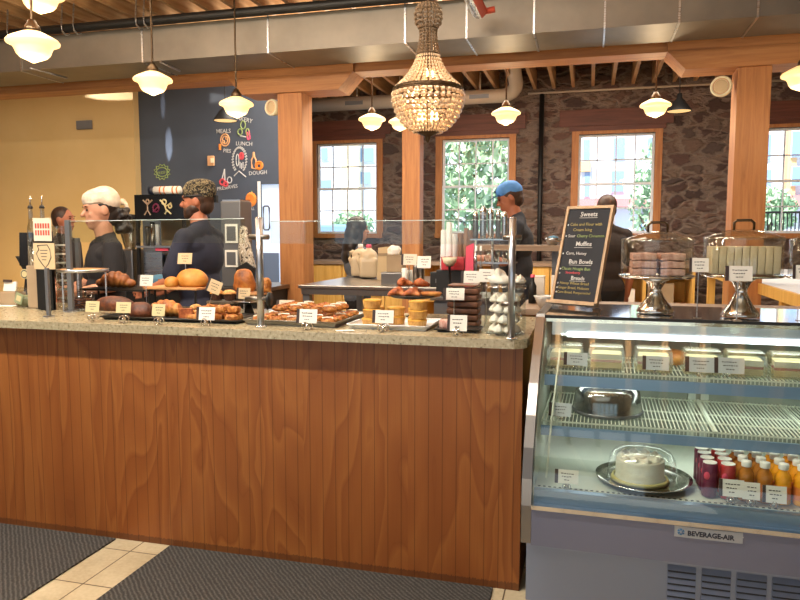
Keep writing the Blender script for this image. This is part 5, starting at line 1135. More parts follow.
Pq = onZ(369, 278.5, ZI); jug('milk jug with a pink cap on the steel topped work table', (Pq.x, Pq.y, ZI + .001), 'pinkcap', 1.02)
Pq2 = onZ(349, 277, ZI); jug('milk jug half hidden behind the pink capped jug', (Pq.x - .125, Pq.y + .165, ZI + .001), 'capw', 1.02)
def onI(px, Y, z=ZI): return Vector((onY(px, 285, Y).x, Y, z + .001))
Yt = yi0 + .12
def sbox(name, px0, px1, py0, py1, Y, zb, mat, lab, cat='box', dep=.12, bev=.004, parts=None):
    a = onY(px0, py1, Y).x; b = onY(px1, py1, Y).x; h = onY(px0, py0, Y).z - zb; t = thing(name, lab, cat, ((a + b) / 2, Y + dep / 2, zb))
    MB().box((0, 0, h / 2), (b - a, dep, h), None, bev).build('box_body', mat, t); MB().box((0, 0, h + .0025), (b - a + .004, dep + .004, .005), None, .001).build('box_lid', parts or mat, t); return h, t
h, t = sbox('wire_basket', 381, 402, 273, 285, Yt, ZI + .001, 'steel_dk', 'grey brown basket with pastries label on the steel table', 'basket')
h2, t = sbox('kraft_box', 386.5, 402, 256, 272, Yt + .01, ZI + .007 + h, 'cardboard', 'kraft box standing on the grey brown basket', 'box')
o = blob('paper_bag', 'paper', .05, .04, .042, .014, 30, 21); tag(o, 'white crumpled bag on top of the kraft box', 'paper bag'); o.location = onI(394, Yt + .07, ZI + .014 + h + h2)
t = thing('kraft_bag', 'upright kraft paper bag beside the milk jug', 'paper bag', onI(383, Yt + .55)); MB().prism([(-.04, -.03, 0), (.04, -.03, 0), (.05, -.03, .26), (-.03, -.03, .25)], (0, .06, 0)).build('bag_body', 'kraft', t); MB().b2((-.03, -.035, .19), (.045, -.031, .21)).build('folded_top', 'cardboard', t)
def cupstack(px, py0, py1, Y, zb, mat, lab, rpx=4.2, grp='cup stacks', inv=True):
    P = Vector((onY(px, py1, Y).x, Y, zb)); m_ = mpp(P); h = onY(px, py0, Y).z - zb; t = thing('cup_stack', lab, 'cups', P, 0, grp); r = rpx * m_
    n = max(2, int(h / .022)); z = 0
    MB().lathe([(0, 0), (r, 0), (r * .98, h * .45), (r * .82, h), (0, h)], (0, 0, 0), 20).build('cup_wall', mat, t, True)
    for k in range(min(n, 10)): z = h * .08 + k * h * .55 / 10; MB().lathe([(r, z), (r * 1.07, z + .003), (r, z + .006)], (0, 0, 0), 20).build('cup_rim', mat, t, True)
    return t
for i, (px, y0_, y1_) in enumerate(((404.5, 268, 285), (409.5, 270, 285))): cupstack(px, y0_, y1_, Yt + .02 + .15 * i, ZI + .001, 'capw', ['white inverted cup stack right of the grey brown basket', 'second white inverted cup stack behind the pinkish price card'][i], 3.6)
for i, px in enumerate((416, 421)):
    P = onI(px, Yt + .06); t = thing('steel_canister', ['left steel canister behind the raised plate', 'right steel canister behind the raised plate'][i], 'canister', P); m_ = mpp(P); MB().lathe([(0, 0), (3 * m_, 0), (3 * m_, .13), (2.4 * m_, .15), (0, .15)], (0, 0, 0), 20).build('canister_body', 'steel_dk', t, True); MB().lathe([(2.5 * m_, .151), (2.5 * m_, .165), (1 * m_, .175), (0, .178)], (0, 0, 0), 16).build('canister_lid', 'black', t, True)
h, t = sbox('black_box', 430, 450, 273, 287, yi0 + .03, ZI + .001, 'black', 'matte black box behind the raised plate', 'box', .10)
MB().b2((-.03, -.0535, h * .3), (.03, -.051, h * .6)).build('box_print', 'grey_metal', t)
# work table behind the jar
ZT2 = 1.06; yt0, yt1 = 4.0, 4.42; xt0, xt1 = onY(430, 290, yt0).x, onY(517, 290, yt0).x
t = thing('work_table', 'narrow steel work table holding cups and steel shakers behind the meringue jar', 'table', ((xt0 + xt1) / 2, (yt0 + yt1) / 2, 0)); a, b = (xt1 - xt0) / 2, (yt1 - yt0) / 2
MB().box((0, 0, ZT2 - .012), (2 * a, 2 * b, .024), None, .003).build('table_top', 'steel_dk', t); MB().b2((-a + .02, -b + .02, .08), (a - .02, b - .02, ZT2 - .024)).build('table_body', 'grey_metal', t)
for sx in (-1, 1): MB().box((sx * (a - .04), 0, .04), (.05, 2 * b - .1, .08)).build('foot', 'black', t)
def onT(px, Y): return Vector((onY(px, 285, Y).x, Y, ZT2 + .001))
for i, (px, y0_) in enumerate(((443.5, 230), (449, 222), (454.5, 234))): cupstack(px, y0_, 285, (4.36, 4.27, 4.36)[i], ZT2 + .001, 'cup', ['left tall stack of white paper cups', 'tallest middle stack of white paper cups', 'right tall stack of white paper cups'][i], 3.5)
hb_, t = sbox('black_crate', 436, 463, 271, 287, 4.13, ZT2 + .001, 'black', 'low black crate under the red box', 'box', .12); h, t = sbox('red_box', 441, 464, 258, 271, 4.135, ZT2 + .007 + hb_, 'red', 'low red box below the white paper cup stacks', 'box', .11)
t = thing('cream_bowl', 'small cream bowl on a black stand before the low red box', 'bowl', onT(449.5, 4.055) + Vector((0, 0, 0))); m_ = mpp(t.location); zb = onY(449, 266, 4.055).z - ZT2
MB().lathe([(0, 0), (6 * m_, 0), (6 * m_, .006), (1.2 * m_, .012), (1.2 * m_, zb - .004), (4 * m_, zb - .002), (0, zb - .001)], (0, 0, 0), 24).build('bowl_stand', 'black', t, True); MB().lathe([(0, zb), (3.5 * m_, zb), (6.4 * m_, zb + .022), (7.6 * m_, zb + .05), (7.2 * m_, zb + .05), (3 * m_, zb + .008), (0, zb + .006)], (0, 0, 0), 28).build('bowl_body', 'cream_bowl', t, True)
for i, (px, y0_) in enumerate(((460.5, 233), (466, 228), (471, 230))): cupstack(px, y0_, 285, 4.36 if i != 1 else 4.30, ZT2 + .001, 'cupbrown', ['left stack of brown paper cups', 'middle stack of brown paper cups', 'right stack of brown paper cups by the steel shakers'][i], 3.0)
P = onT(469, 4.07); t = thing('red_menu_card', 'upright coral red card before the brown cup stacks', 'sign', P); h = onY(469, 243, 4.07).z - ZT2; MB().prism([(-.027, 0, 0), (.021, 0, 0), (.027, 0, h), (-.020, 0, h * .93)], (0, .006, 0)).build('card_face', 'coral', t); MB().b2((-.02, .007, 0), (.02, .03, .01)).build('card_foot', 'red', t); MB().b2((.005, -.002, .01), (.013, -.0005, h * .5)).build('yellow_stripe', 'cy', t)
for i, px in enumerate((476, 480.5)):
    P = onT(px, 4.06); t = thing('clear_bottle', ['clear glass bottle right of the coral red card', 'second clear glass bottle below the glass rack'][i], 'bottle', P); m_ = mpp(P); h = onY(px, 246, 4.06).z - ZT2
    MB().lathe([(0, 0), (2.2 * m_, 0), (2.2 * m_, h * .55), (.9 * m_, h * .75), (.9 * m_, h * .92)], (0, 0, 0), 18).build('bottle_wall', 'bottle_glass', t, True); MB().lathe([(1.1 * m_, h * .9), (1.1 * m_, h), (0, h)], (0, 0, 0), 14).build('bottle_cap', 'capw', t, True)
# glass rack with shakers
Yk2 = 4.22; zr1 = onY(490, 262, Yk2).z; zr2 = onY(490, 239, Yk2).z
x0_, x1_ = onY(472.5, 250, Yk2).x, onY(516, 250, Yk2).x
t = thing('glass_rack', 'two tier glass bar rack with a steel upright behind the meringue jar', 'rack', ((x0_ + x1_) / 2, Yk2, ZT2 + .001)); a = (x1_ - x0_) / 2
for z in (zr1, zr2): MB().box((0, 0, z - ZT2 - .004), (2 * a, .18, .008)).build('glass_shelf', 'bottle_glass', t)
for z in (zr1, zr2): MB().box((0, -.092, z - ZT2 - .004), (2 * a, .003, .009)).build('shelf_edge', 'steel', t)
for x in (-a + .02, -.01, a - .03): MB().cyl((x, .0, 0), (x, .0, zr2 - ZT2 + (.05 if x == -.01 else 0)), .008, None, 10).build('upright', 'steel', t, True)
def shaker(px, py0, Y, rpx, lab, mat='steel_dk'):
    P = Vector((onY(px, 238, Y).x, Y, zr2 + .002)); m_ = mpp(P); h = onY(px, py0, Y).z - zr2; r = rpx * m_; t = thing('steel_shaker', lab, 'shaker', P, 0, 'steel shakers on the glass rack')
    MB().lathe([(0, 0), (r * .85, 0), (r, h * .1), (r, h * .78)], (0, 0, 0), 20).build('shaker_body', mat, t, True); MB().lathe([(r * 1.04, h * .78), (r * 1.04, h * .84), (r * .7, h * .93), (r * .3, h), (0, h)], (0, 0, 0), 20).build('shaker_lid', 'chrome', t, True)
shaker(475.5, 211, 4.25, 2.8, 'leftmost dark steel shaker on the glass rack'); shaker(483, 206, 4.27, 3.4, 'tall steel shaker second on the glass rack', 'steel'); shaker(490.5, 208, 4.20, 3.0, 'third steel shaker on the glass rack', 'silver'); shaker(498, 210, 4.27, 2.6, 'slim fourth steel shaker on the glass rack'); shaker(504.5, 212, 4.21, 3.0, 'rightmost steel shaker on the glass rack by the capped worker', 'steel')
for i, px in enumerate((488, 497, 506)):
    P = Vector((onY(px, 262, Yk2).x, Yk2 - .04, zr1 + .002)); t = thing('glass_tumbler', ['left tumbler on the lower glass shelf', 'middle tumbler on the lower glass shelf', 'right tumbler on the lower glass shelf'][i], 'glass', P, 0, 'tumblers on the lower shelf'); MB().lathe([(0, 0), (.018, 0), (.022, .07)], (0, 0, 0), 18).build('tumbler_wall', 'bottle_glass', t, True); MB().lathe([(.0205, .069), (.0235, .07), (.0205, .072)], (0, 0, 0), 18).build('tumbler_rim', 'plastic', t)
# pass shelf plank
Yp_ = 4.95; a_, b_ = onY(447, 247, Yp_), onY(563, 248, Yp_); t = thing('pass_shelf', 'grey brown plank shelf across the waist of the blue capped worker', 'shelf', ((a_.x + b_.x) / 2, Yp_, 0)); a = (b_.x - a_.x) / 2
MB().b2((-a, -.11, a_.z - .022), (a, .11, a_.z + .016)).build('shelf_board', 'plank', t)
for x in (-a + .34, a - .05): MB().box((x, .05, (a_.z - .022) / 2), (.05, .05, a_.z - .022)).build('shelf_post', 'grey_metal', t)
P = onY(553, 246, Yp_); t = thing('steel_bowl', 'small steel bowl of bright bits at the right end of the plank shelf', 'bowl', (P.x, Yp_, a_.z + .017)); MB().lathe([(0, 0), (.03, 0), (.05, .03), (.056, .05), (.05, .048), (.028, .006), (0, .005)], (0, 0, 0), 24).build('bowl_body', 'steel', t, True); MB().lathe([(.044, .04), (.03, .058), (0, .066)], (0, 0, 0), 14).build('bowl_filling', 'bluecloth', t, True)
# white counter behind the case
zc_ = 1.03; x0_, x1_ = onY(519, 290, 3.75).x, 1.12; t = thing('back_counter', 'plank topped counter behind the display case', 'counter', ((x0_ + x1_) / 2, 4.0, 0)); a = (x1_ - x0_) / 2
MB().b2((-a, -.28, zc_ - .03), (a, .28, zc_)).build('counter_top', 'plank', t); MB().b2((-a + .02, -.25, 0), (a - .02, .25, zc_ - .03)).build('cabinet_body', 'ply', t)
P = onY(546, 292, 3.84); t = thing('white_bowl', 'plain white square bowl on the plank counter left of the chalkboard', 'bowl', (P.x, 3.84, zc_ + .001)); bb_ = MB().lathe([(0, 0), (.035, 0), (.062, .055), (.066, .062), (.06, .06), (.033, .006), (0, .005)], (0, 0, 0), 28); bb_.build('bowl_body', 'platter', t, True); MB().lathe([(.0625, .0605), (.067, .062), (.0625, .0635)], (0, 0, 0), 28).build('bowl_rim', 'capw', t, True)
P = onY(532.5, 292, 4.05); t = thing('dark_bottle', 'dark sauce bottle on the plank counter behind the jar', 'bottle', (P.x, 4.05, zc_ + .001)); MB().lathe([(0, 0), (.022, 0), (.022, .10), (.010, .125), (.010, .15)], (0, 0, 0), 18).build('bottle_body', 'black', t, True); MB().lathe([(.0125, .148), (.0125, .165), (0, .166)], (0, 0, 0), 12).build('bottle_cap', 'coral', t, True)
for i, px in enumerate((538, 556)):
    h, t = sbox('white_carton', px - 5, px + 6, 277, 290, 4.12, zc_ + .001, 'paper', ['low white carton beside the dark sauce bottle', 'low white carton just left of the chalkboard edge'][i], 'box', .09)
# window counter with cubbies
ZWc = 1.09; x0_, x1_ = onY(303, 270, 8.35).x, 1.15
t = thing('window_counter', 'long plywood window counter with open cubbies under the windows', 'counter', ((x0_ + x1_) / 2, 8.7, 0)); a = (x1_ - x0_) / 2
MB().b2((-a, -.33, ZWc - .04), (a, .33, ZWc)).build('counter_top', 'plank', t); MB().b2((-a, .27, 0), (a, .29, ZWc - .04)).build('back_board', 'ply', t)
nx = 9
for i in range(nx + 1): x = -a + .02 + (2 * a - .04) * i / nx; MB().box((x, -.02, (ZWc - .04) / 2), (.035, .56, ZWc - .04)).build('divider', 'ply', t)
for i in (0, 2, 5): x = -a + .02 + (2 * a - .04) * (i + .5) / nx; MB().b2((x - (2 * a) / nx / 2 + .03, -.31, .05), (x + (2 * a) / nx / 2 - .03, -.29, ZWc - .05)).build('front_panel', 'ply', t)
MB().b2((-a, -.28, .60), (a, .26, .625)).build('mid_shelf', 'ply', t)
CUB = (2 * a - .04) / nx; CX0 = t.location.x - a + .02
def wbox(px0, px1, py0, py1, Y, zb, mat, lab):
    xa_, xb_ = onY(px0, py1, Y).x, onY(px1, py1, Y).x; i = int(((xa_ + xb_) / 2 - CX0) / CUB); lo, hi = CX0 + i * CUB + .03, CX0 + (i + 1) * CUB - .03
    w = min(xb_ - xa_, hi - lo); c = min(max((xa_ + xb_) / 2, lo + w / 2), hi - w / 2); P = Vector((c, Y, zb)); mm = mpp(P); px = 400 + FPX * (P - EYEP).dot(_R) / (P - EYEP).dot(_F)
    px0, px1 = px - w / mm / 2 * 1.0, px + w / mm / 2 * 1.0
    return sbox('carton', px0, px1, py0, py1, Y, zb, mat, lab, 'box', .2)
zb = .626
for i, (px0, px1, py0, py1) in enumerate(((612, 621, 276, 288), (612, 619, 289, 300), (624, 635, 291, 300))):
    wbox(px0, px1, onY(px0, 300, 8.45).z * 0 + (282 if i == 0 else 290), 302, 8.44 + .0, zb, ['paper', 'kraft', 'paper'][i], ['pale carton in the cubby behind the krispie stand, tallest one', 'kraft carton in front of the tallest pale carton', 'low pale carton right in the cubby behind the krispie stand'][i]) if i != 1 else None
h, t = wbox(640, 668, 284, 302, 8.44, zb, 'cardboard', 'wide cardboard carton in the cubby behind the krispie stand stem')
# side wing
t = thing('side_table', 'plywood table with a pale top and open legs at the far right', 'table', (1.62, 5.9, 0))
MB().b2((-.42, -2.1, 1.03), (.6, 2.1, 1.07)).build('table_top', 'capw', t); MB().b2((-.445, -2.1, 1.0), (-.42, 2.1, 1.075)).build('edge_rail', 'ply', t)
for y in (-1.9, -.9, .1, 1.1, 2.0): MB().box((-.385, y, .515), (.07, .07, 1.03)).build('leg', 'ply', t)
MB().b2((-.40, -1.9, .42), (.5, 2.0, .45)).build('under_shelf', 'ply', t)
o = blob('flour_sack', 'paper', .2, .16, .16, .03, 8, 30); tag(o, 'pale slumped sack under the plywood side table', 'sack'); o.location = (1.60, 5.3, .452)

# bar counter at the left
yb0, yb1 = 5.0, 5.75; x0_, x1_ = onY(112, 280, yb0).x, onY(262, 280, yb0).x; zb_ = 1.0
t = thing('bar_counter', 'dark coffee bar counter behind the two left workers', 'counter', ((x0_ + x1_) / 2, (yb0 + yb1) / 2, 0)); a, b = (x1_ - x0_) / 2, (yb1 - yb0) / 2
MB().b2((-a, -b, zb_ - .03), (a, b, zb_)).build('counter_top', 'steel_dk', t); MB().b2((-a + .02, -b + .03, 0), (a - .02, b - .02, zb_ - .03)).build('cabinet_body', 'black', t)
Ye = 5.15
def E(px, py, Y=Ye): return onY(px, py, Y)
e0, e1 = E(136, 248), E(184, 194); t = thing('espresso_station', 'black framed coffee station with painted figures on its dark header', 'coffee station', ((e0.x + e1.x) / 2, Ye + .2, zb_ + .001)); w2 = (e1.x - e0.x) / 2; zz = zb_ + .001
zh0 = E(150, 220).z - zz; zh1 = e1.z - zz; zs_ = E(150, 246).z - zz
hd = MB().b2((-w2, -.2, zh0), (w2, .2, zh1)).build('header_box', 'blackgloss', t)
for mt, (px, py), strokes in (('plank', (147.5, 207), [arc(147.5, 201.5, 1.5, 2), [(147.5, 203), (147.5, 211)], [(143, 200), (147.5, 205), (152, 200)], [(144.5, 215), (147.5, 210), (150.5, 215)]]), ('seal', (165, 206), [arc(164, 202, 2.2, 2.4), [(164, 204), (167, 212)], [(160, 200), (166, 206), (171, 203)], [(165, 214), (167, 210), (171, 214)], arc(170, 206, 1.5, 2)]), ('purple', (157, 209), [arc(156, 208, 3, 4), [(153, 212), (159, 206)]])):
    mb = MB()
    for s_ in strokes: mb.tube([Vector(E(x, y, Ye - .004)) - Vector(t.location) for x, y in s_], .007, 4)
    mb.build('painted_figure', mt, hd)
MB().b2((-w2, .17, zs_), (w2 - .02, .2, zh0)).build('back_panel', 'kraft', t)
MB().b2((-w2, -.2, zs_ - .014), (w2, .2, zs_)).build('shelf', 'steel', t)
for sx in (-1, 1):
    for y in (-.185, .185): MB().box((sx * (w2 - .015), y, zh0 / 2), (.025, .025, zh0)).build('frame_post', 'iron', t)
MB().b2((-w2 + .04, -.15, 0), (-.02, .15, zs_ - .05)).build('brew_group', 'steel', t); MB().b2((.02, -.16, 0), (w2 - .04, .12, zs_ - .07)).build('drip_box', 'black', t)
o = MB().b2((-.06, -.185, zs_ - .04), (.06, -.16, zs_ - .016)).build('pink_strip', 'coral', t)
for i, (px, py0) in enumerate(((141.5, 226), (146.5, 222), (151.5, 224))):
    P = E(px, 246); P.y = Ye + .09; P.z = zz + zs_ + .001; tt = thing('steel_tumbler', ['left steel tumbler on the coffee station shelf', 'middle steel tumbler on the coffee station shelf', 'right pale tumbler on the coffee station shelf'][i], 'tumbler', P, 0, 'tumblers on the coffee station'); h = E(px, py0).z - P.z; r = 2.3 * mpp(P)
    MB().lathe([(0, 0), (r * .8, 0), (r, h * .9)], (0, 0, 0), 18).build('tumbler_wall', ('steel_dk', 'silver', 'cup')[i], tt, True); MB().lathe([(r * 1.05, h * .9), (r, h), (0, h)], (0, 0, 0), 16).build('tumbler_lid', ('bronze', 'chrome', 'capw')[i], tt, True)
P = E(164, 193); t = thing('foil_roll', 'white and blue rolled sheet lying on top of the coffee station', 'roll', (P.x, Ye + .05, zz + zh1 + .036)); l_ = 14.5 * mpp(P)
MB().cyl((-l_, 0, 0), (l_, 0, 0), .034, None, 20).build('roll_sheet', 'paper', t, True); MB().cyl((-l_ - .045, 0, 0), (-l_, 0, 0), .0355, None, 20).build('roll_end', 'navy', t, True)
q = MB()
for x in (-.06, -.02, .06, .1): q.cyl((x, 0, 0), (x + .012, 0, 0), .0346, None, 20)
q.build('printed_band', 'lab_orange', t)
P = E(130, 284, 5.2); t = thing('coffee_grinder', 'dark hopper coffee grinder left of the coffee station', 'coffee grinder', (P.x, 5.22, zb_ + .001)); zt_ = E(130, 214, 5.22).z - zb_
MB().box((0, 0, zt_ * .25), (.16, .16, zt_ * .5), None, .015).build('grinder_body', 'steel_dk', t); MB().lathe([(.04, zt_ * .5), (.05, zt_ * .55), (.095, zt_ * .85), (.095, zt_ * .93)], (0, 0, 0), 24).build('bean_hopper', 'smoke', t, True); MB().lathe([(.10, zt_ * .93), (.10, zt_ * .98), (0, zt_)], (0, 0, 0), 24).build('hopper_lid', 'black', t, True); MB().cyl((0, -.08, zt_ * .35), (0, -.16, zt_ * .33), .018, .014, 10).build('portafilter_fork', 'black', t)
# blue cloth, appliance with notices, patterned coat
P = E(147, 279, 4.9)
o = blob('blue_cloth', 'bluecloth', .09, .05, .06, .03, 14, 17); tag(o, 'bunched blue cloth on the coffee bar between the two workers', 'cloth'); o.location = (P.x, 5.06, zb_ + .002)
Ya = 5.1; a_, b_ = onY(222, 284, Ya), onY(240, 201, Ya); t = thing('tall_appliance', 'tall grey appliance with two framed notices behind the capped worker', 'appliance', ((a_.x + b_.x) / 2, Ya + .25, zb_ + .001)); w2 = (b_.x - a_.x) / 2; hz = b_.z - zb_
MB().box((0, -.15, hz / 2), (2 * w2, .2, hz), None, .01).build('housing', 'grey_metal', t)
MB().box((0, -.15, hz + .006), (2 * w2 - .02, .17, .012)).build('top_lid', 'steel', t)
for y0_, y1_ in ((224, 243), (250, 267)):
    p0, p1 = onY(226, y1_, Ya), onY(238, y0_, Ya); cx = (p0.x + p1.x) / 2 - t.location.x; cz = (p0.z + p1.z) / 2 - t.location.z; fr_ = MB().box((cx, -.256, cz), (p1.x - p0.x, .012, p1.z - p0.z)).build('notice_frame', 'capw', t); MB().box((cx, -.263, cz), ((p1.x - p0.x) * .72, .003, (p1.z - p0.z) * .76)).build('notice_sheet', 'grey_metal', fr_)
Yv = 5.0; pts = [onY(x, y, Yv) for x, y in ((240, 226), (244, 229), (247, 243), (250, 256), (253, 270), (247, 268), (241, 266), (238, 250))]
P0 = Vector((pts[0].x, Yv, zb_ + .001)); t = thing('patterned_coat', 'pale and brown patterned garment hanging at the side of the grey appliance', 'garment', P0)
cm = MB().prism([p - P0 for p in pts], (0, .05, 0)); bmesh.ops.subdivide_edges(cm.bm, edges=cm.bm.edges[:], cuts=3, use_grid_fill=True); cm.rough(.025, 9, 3); cm.build('coat_cloth', 'cloth_pat', t, True)
pts = [onY(x, y, Yv - .02) for x, y in ((236, 268), (246, 262), (254, 268), (253, 284), (236, 284))]
cm = MB().prism([p - P0 for p in pts], (0, .03, 0)); cm.build('dark_lining', 'black', t)

# ================================================================== PEOPLE
def person(label, loc, rz, H=1.75, shirt='tee_black', skin='skin', trousers='dark_trouser', head=(0, 0, 0), armR=None, armL=None, hair=None, hat=None, lean=0, sleeve=.75, beard=False, female=False, hs=1.0):
    """joints in metres for a 1.75 m figure facing +X"""
    k = H / 1.75; sw = .155 if female else .178
    t = thing('person', label, 'person', loc, rz)
    LN = Matrix.Translation((0, 0, .95)) @ Matrix.Rotation(lean, 4, 'Y') @ Matrix.Translation((0, 0, -.95))
    def U(p): return (LN @ Vector(p)) * k
    def dn(v): return v * k
    def dh(v): return v * k * hs
    NK = Vector((.01, 0, 1.515)); HM = Matrix.Translation(NK) @ Euler((head[0], head[1], head[2])).to_matrix().to_4x4() @ Matrix.Scale(hs, 4) @ Matrix.Translation(-NK)
    def Hd(p): return U(HM @ Vector(p))
    hq = (LN @ HM).to_euler()
    arms = []
    for s_, a in ((-1, armR), (1, armL)):
        sh = U((0, s_ * sw, 1.408)); el, wr = (a if a else ((-.02, s_ * (sw + .06), 1.13), (.05, s_ * (sw + .05), .88)))
        arms.append((s_, sh, U(el), U(wr)))
    def limbs(mb, g, upto=1.0, fore=True):
        for s_, sh, el, wr in arms:
            if upto < 1: mb.cone(sh, sh.lerp(el, upto), dn(.047 + g), dn(.044 + g + .008))
            else:
                mb.cone(sh, el, dn(.047 + g), dn(.039 + g))
                if fore: mb.cone(el, wr, dn(.041 + g), dn(.028 + g))
    def torso(mb, g):
        cw = .86 if female else 1
        mb.ell(U((0, 0, .96)), (dn(.115 + g), dn(.165 + g), dn(.12)), None, 24, 14); mb.ell(U((.01, 0, 1.10)), (dn(.115 + g), dn(.150 * cw + g), dn(.17)), None, 24, 14)
        mb.ell(U((.0, 0, 1.29)), (dn(.118 + g), dn(.175 * cw + g), dn(.17)), None, 24, 14)
        for s_ in (-1, 1): mb.cone(U((-.015, s_ * .05, 1.448)), U((-.005, s_ * sw * .95, 1.41)), dn(.046 + g * .6), dn(.046 + g * .7)); mb.ell(U((0, s_ * sw * .6, 1.36)), (dn(.085 + g * .8), dn(.09 + g * .5), dn(.07)), None, 18, 12)
    b = MB(); torso(b, 0); limbs(b, 0)
    b.cone(U((-.01, 0, 1.43)), Hd((.008, 0, 1.55)), dn(.062), dh(.055))
    b.ell(Hd((-.005, 0, 1.655)), (dh(.093), dh(.073), dh(.098)), hq, 24, 16); b.ell(Hd((.035, 0, 1.60)), (dh(.058), dh(.056), dh(.072)), hq, 20, 14); b.ell(Hd((.062, 0, 1.555)), (dh(.028), dh(.030), dh(.022)), hq, 14, 10)
    b.cone(Hd((.082, 0, 1.655)), Hd((.108, 0, 1.622)), dh(.010), dh(.013), 10)
    b.ell(Hd((.085, 0, 1.672)), (dh(.010), dh(.048), dh(.009)), hq, 14, 8)
    for s_ in (-1, 1): b.ell(Hd((-.005, s_ * .074, 1.638)), (dh(.020), dh(.010), dh(.031)), hq, 12, 10); b.ell(Hd((.062, s_ * .036, 1.622)), (dh(.022), dh(.018), dh(.018)), hq, 12, 8)
    for z, q in ((1.585, .006), (1.574, .007)): b.ell(Hd((.088, 0, z)), (dh(.009), dh(.024), dh(q)), hq, 12, 8)
    for s_, sh, el, wr in arms:                                           # hands: palm, four unequal bent fingers and a side thumb
        d = (wr - el).normalized(); side = Vector((0, 1, 0)).cross(d); side = (Vector((0, 0, 1)) - d * d.z); side = side.normalized() if side.length > .2 else Vector((1, 0, 0))
        ac = d.cross(side).normalized() * s_
        pc = wr + d * dn(.05); M3 = Matrix((d, side, ac)).transposed()
        b.ell(pc, (dn(.050), dn(.040), dn(.016)), M3.to_euler(), 16, 10)
        for i, L_ in enumerate((.066, .074, .070, .056)):
            base = wr + d * dn(.088) + side * dn(.030 - .020 * i); m1 = base + d * dn(L_ * .5) - ac * dn(.008); tip = m1 + (d * .8 - ac * .6).normalized() * dn(L_ * .5)
            b.cone(base - d * dn(.02), m1, dn(.0085), dn(.0078), 8); b.cone(m1, tip, dn(.0078), dn(.0065), 8)
        tb = wr + d * dn(.030) + side * dn(.034); tm = tb + (d * .6 + side * .75).normalized() * dn(.035); b.cone(tb, tm, dn(.011), dn(.009), 8); b.cone(tm, tm + (d * .85 + side * .25 - ac * .3).normalized() * dn(.030), dn(.009), dn(.007), 8)
    legs = [((0, s_ * .085, .93), (.015, s_ * .095, .50), (-.02, s_ * .10, .09)) for s_ in (-1, 1)]
    def V(p): return Vector(p) * k
    for h_, kn, an in legs: b.cone(V(h_), V(kn), dn(.083), dn(.052)); b.cone(V(kn), V(an), dn(.052), dn(.036)); b.cone(V((an[0], an[1], .05)), V((.11, an[1] * 1.1, .035)), dn(.034), dn(.026))
    body = b.fuse('body', skin, t, .0065 * k, 3)
    c = MB(); torso(c, .014); limbs(c, .016, sleeve if sleeve < 1 else 1.0); c.cone(U((-.01, 0, 1.44)), U((-.005, 0, 1.476)), dn(.072), dn(.069)); c.fuse('shirt', shirt, t, .008 * k, 3)
    c = MB(); c.ell(V((0, 0, .93)), (dn(.125), dn(.175), dn(.12)), None, 20, 12)
    for h_, kn, an in legs: c.cone(V(h_), V(kn), dn(.096), dn(.066)); c.cone(V(kn), V((an[0], an[1], .12)), dn(.066), dn(.058))
    c.fuse('trousers', trousers, t, .010 * k, 3)
    for h_, kn, an in legs:
        c = MB(); c.cone(V((an[0] - .02, an[1], .048)), V((.125, an[1] * 1.1, .042)), dn(.044), dn(.038)); c.ell(V((an[0], an[1], .08)), dn(.045))
        for v in c.bm.verts: v.co.z = max(v.co.z, .002)
        c.build('shoe', 'shoe', t, True)
    for s_ in (-1, 1):
        MB().ell(Hd((.083, s_ * .032, 1.650)), (dh(.006), dh(.012), dh(.006)), hq, 12, 8).build('eye', 'eye', t, True)
        MB().tube([Hd((.090 - abs(q) * .1, s_ * (.034 + q), 1.672 - abs(q) * .12)) for q in (-.018, -.006, .006, .018)], dh(.0035), 5).build('eyebrow', 'hair', t, True)
    MB().tube([Hd((.093 - q * q * 12, q, 1.5795)) for q in (-.022, -.011, 0, .011, .022)], dh(.0045), 6).build('lips', 'lip', t, True)
    def hp(mb, p, r, rot=0): mb.ell(Hd(p), tuple(dh(x) for x in r), hq, 22, 14)
    if beard:
        c = MB(); hp(c, (.045, 0, 1.572), (.052, .058, .042)); hp(c, (.072, 0, 1.555), (.026, .034, .024)); hp(c, (.02, 0, 1.598), (.056, .069, .044)); hp(c, (.05, 0, 1.588), (.045, .061, .036)); c.fuse('beard', 'hairb', t, .006, 2)
    if hair:
        c = MB(); kind, mt = hair
        if kind == 'short': hp(c, (-.018, 0, 1.672), (.092, .081, .092)); hp(c, (-.042, 0, 1.62), (.058, .066, .068))
        if kind == 'bun':
            hp(c, (-.02, 0, 1.668), (.088, .079, .09)); hp(c, (-.05, 0, 1.61), (.055, .066, .07))
            for i in range(60): a = i * 2.4; hp(c, (-.105 + (.018 + .024 * ((i * 7) % 5) / 4) * math.cos(a), (.025 + .03 * ((i * 3) % 4) / 3) * math.sin(a), 1.565 + .060 * math.sin(a * 1.7)), (.019, .019, .019))
        if kind == 'long':
            hp(c, (-.02, 0, 1.672), (.105, .10, .10)); hp(c, (-.05, 0, 1.58), (.085, .115, .12)); hp(c, (-.07, 0, 1.46), (.075, .14, .13)); hp(c, (-.085, 0, 1.37), (.06, .145, .09))
            for s_ in (-1, 1): hp(c, (-.005, s_ * .075, 1.56), (.05, .028, .12)); hp(c, (-.01, s_ * .088, 1.45), (.045, .030, .10))
        c.fuse('hair', mt, t, .0065, 3)
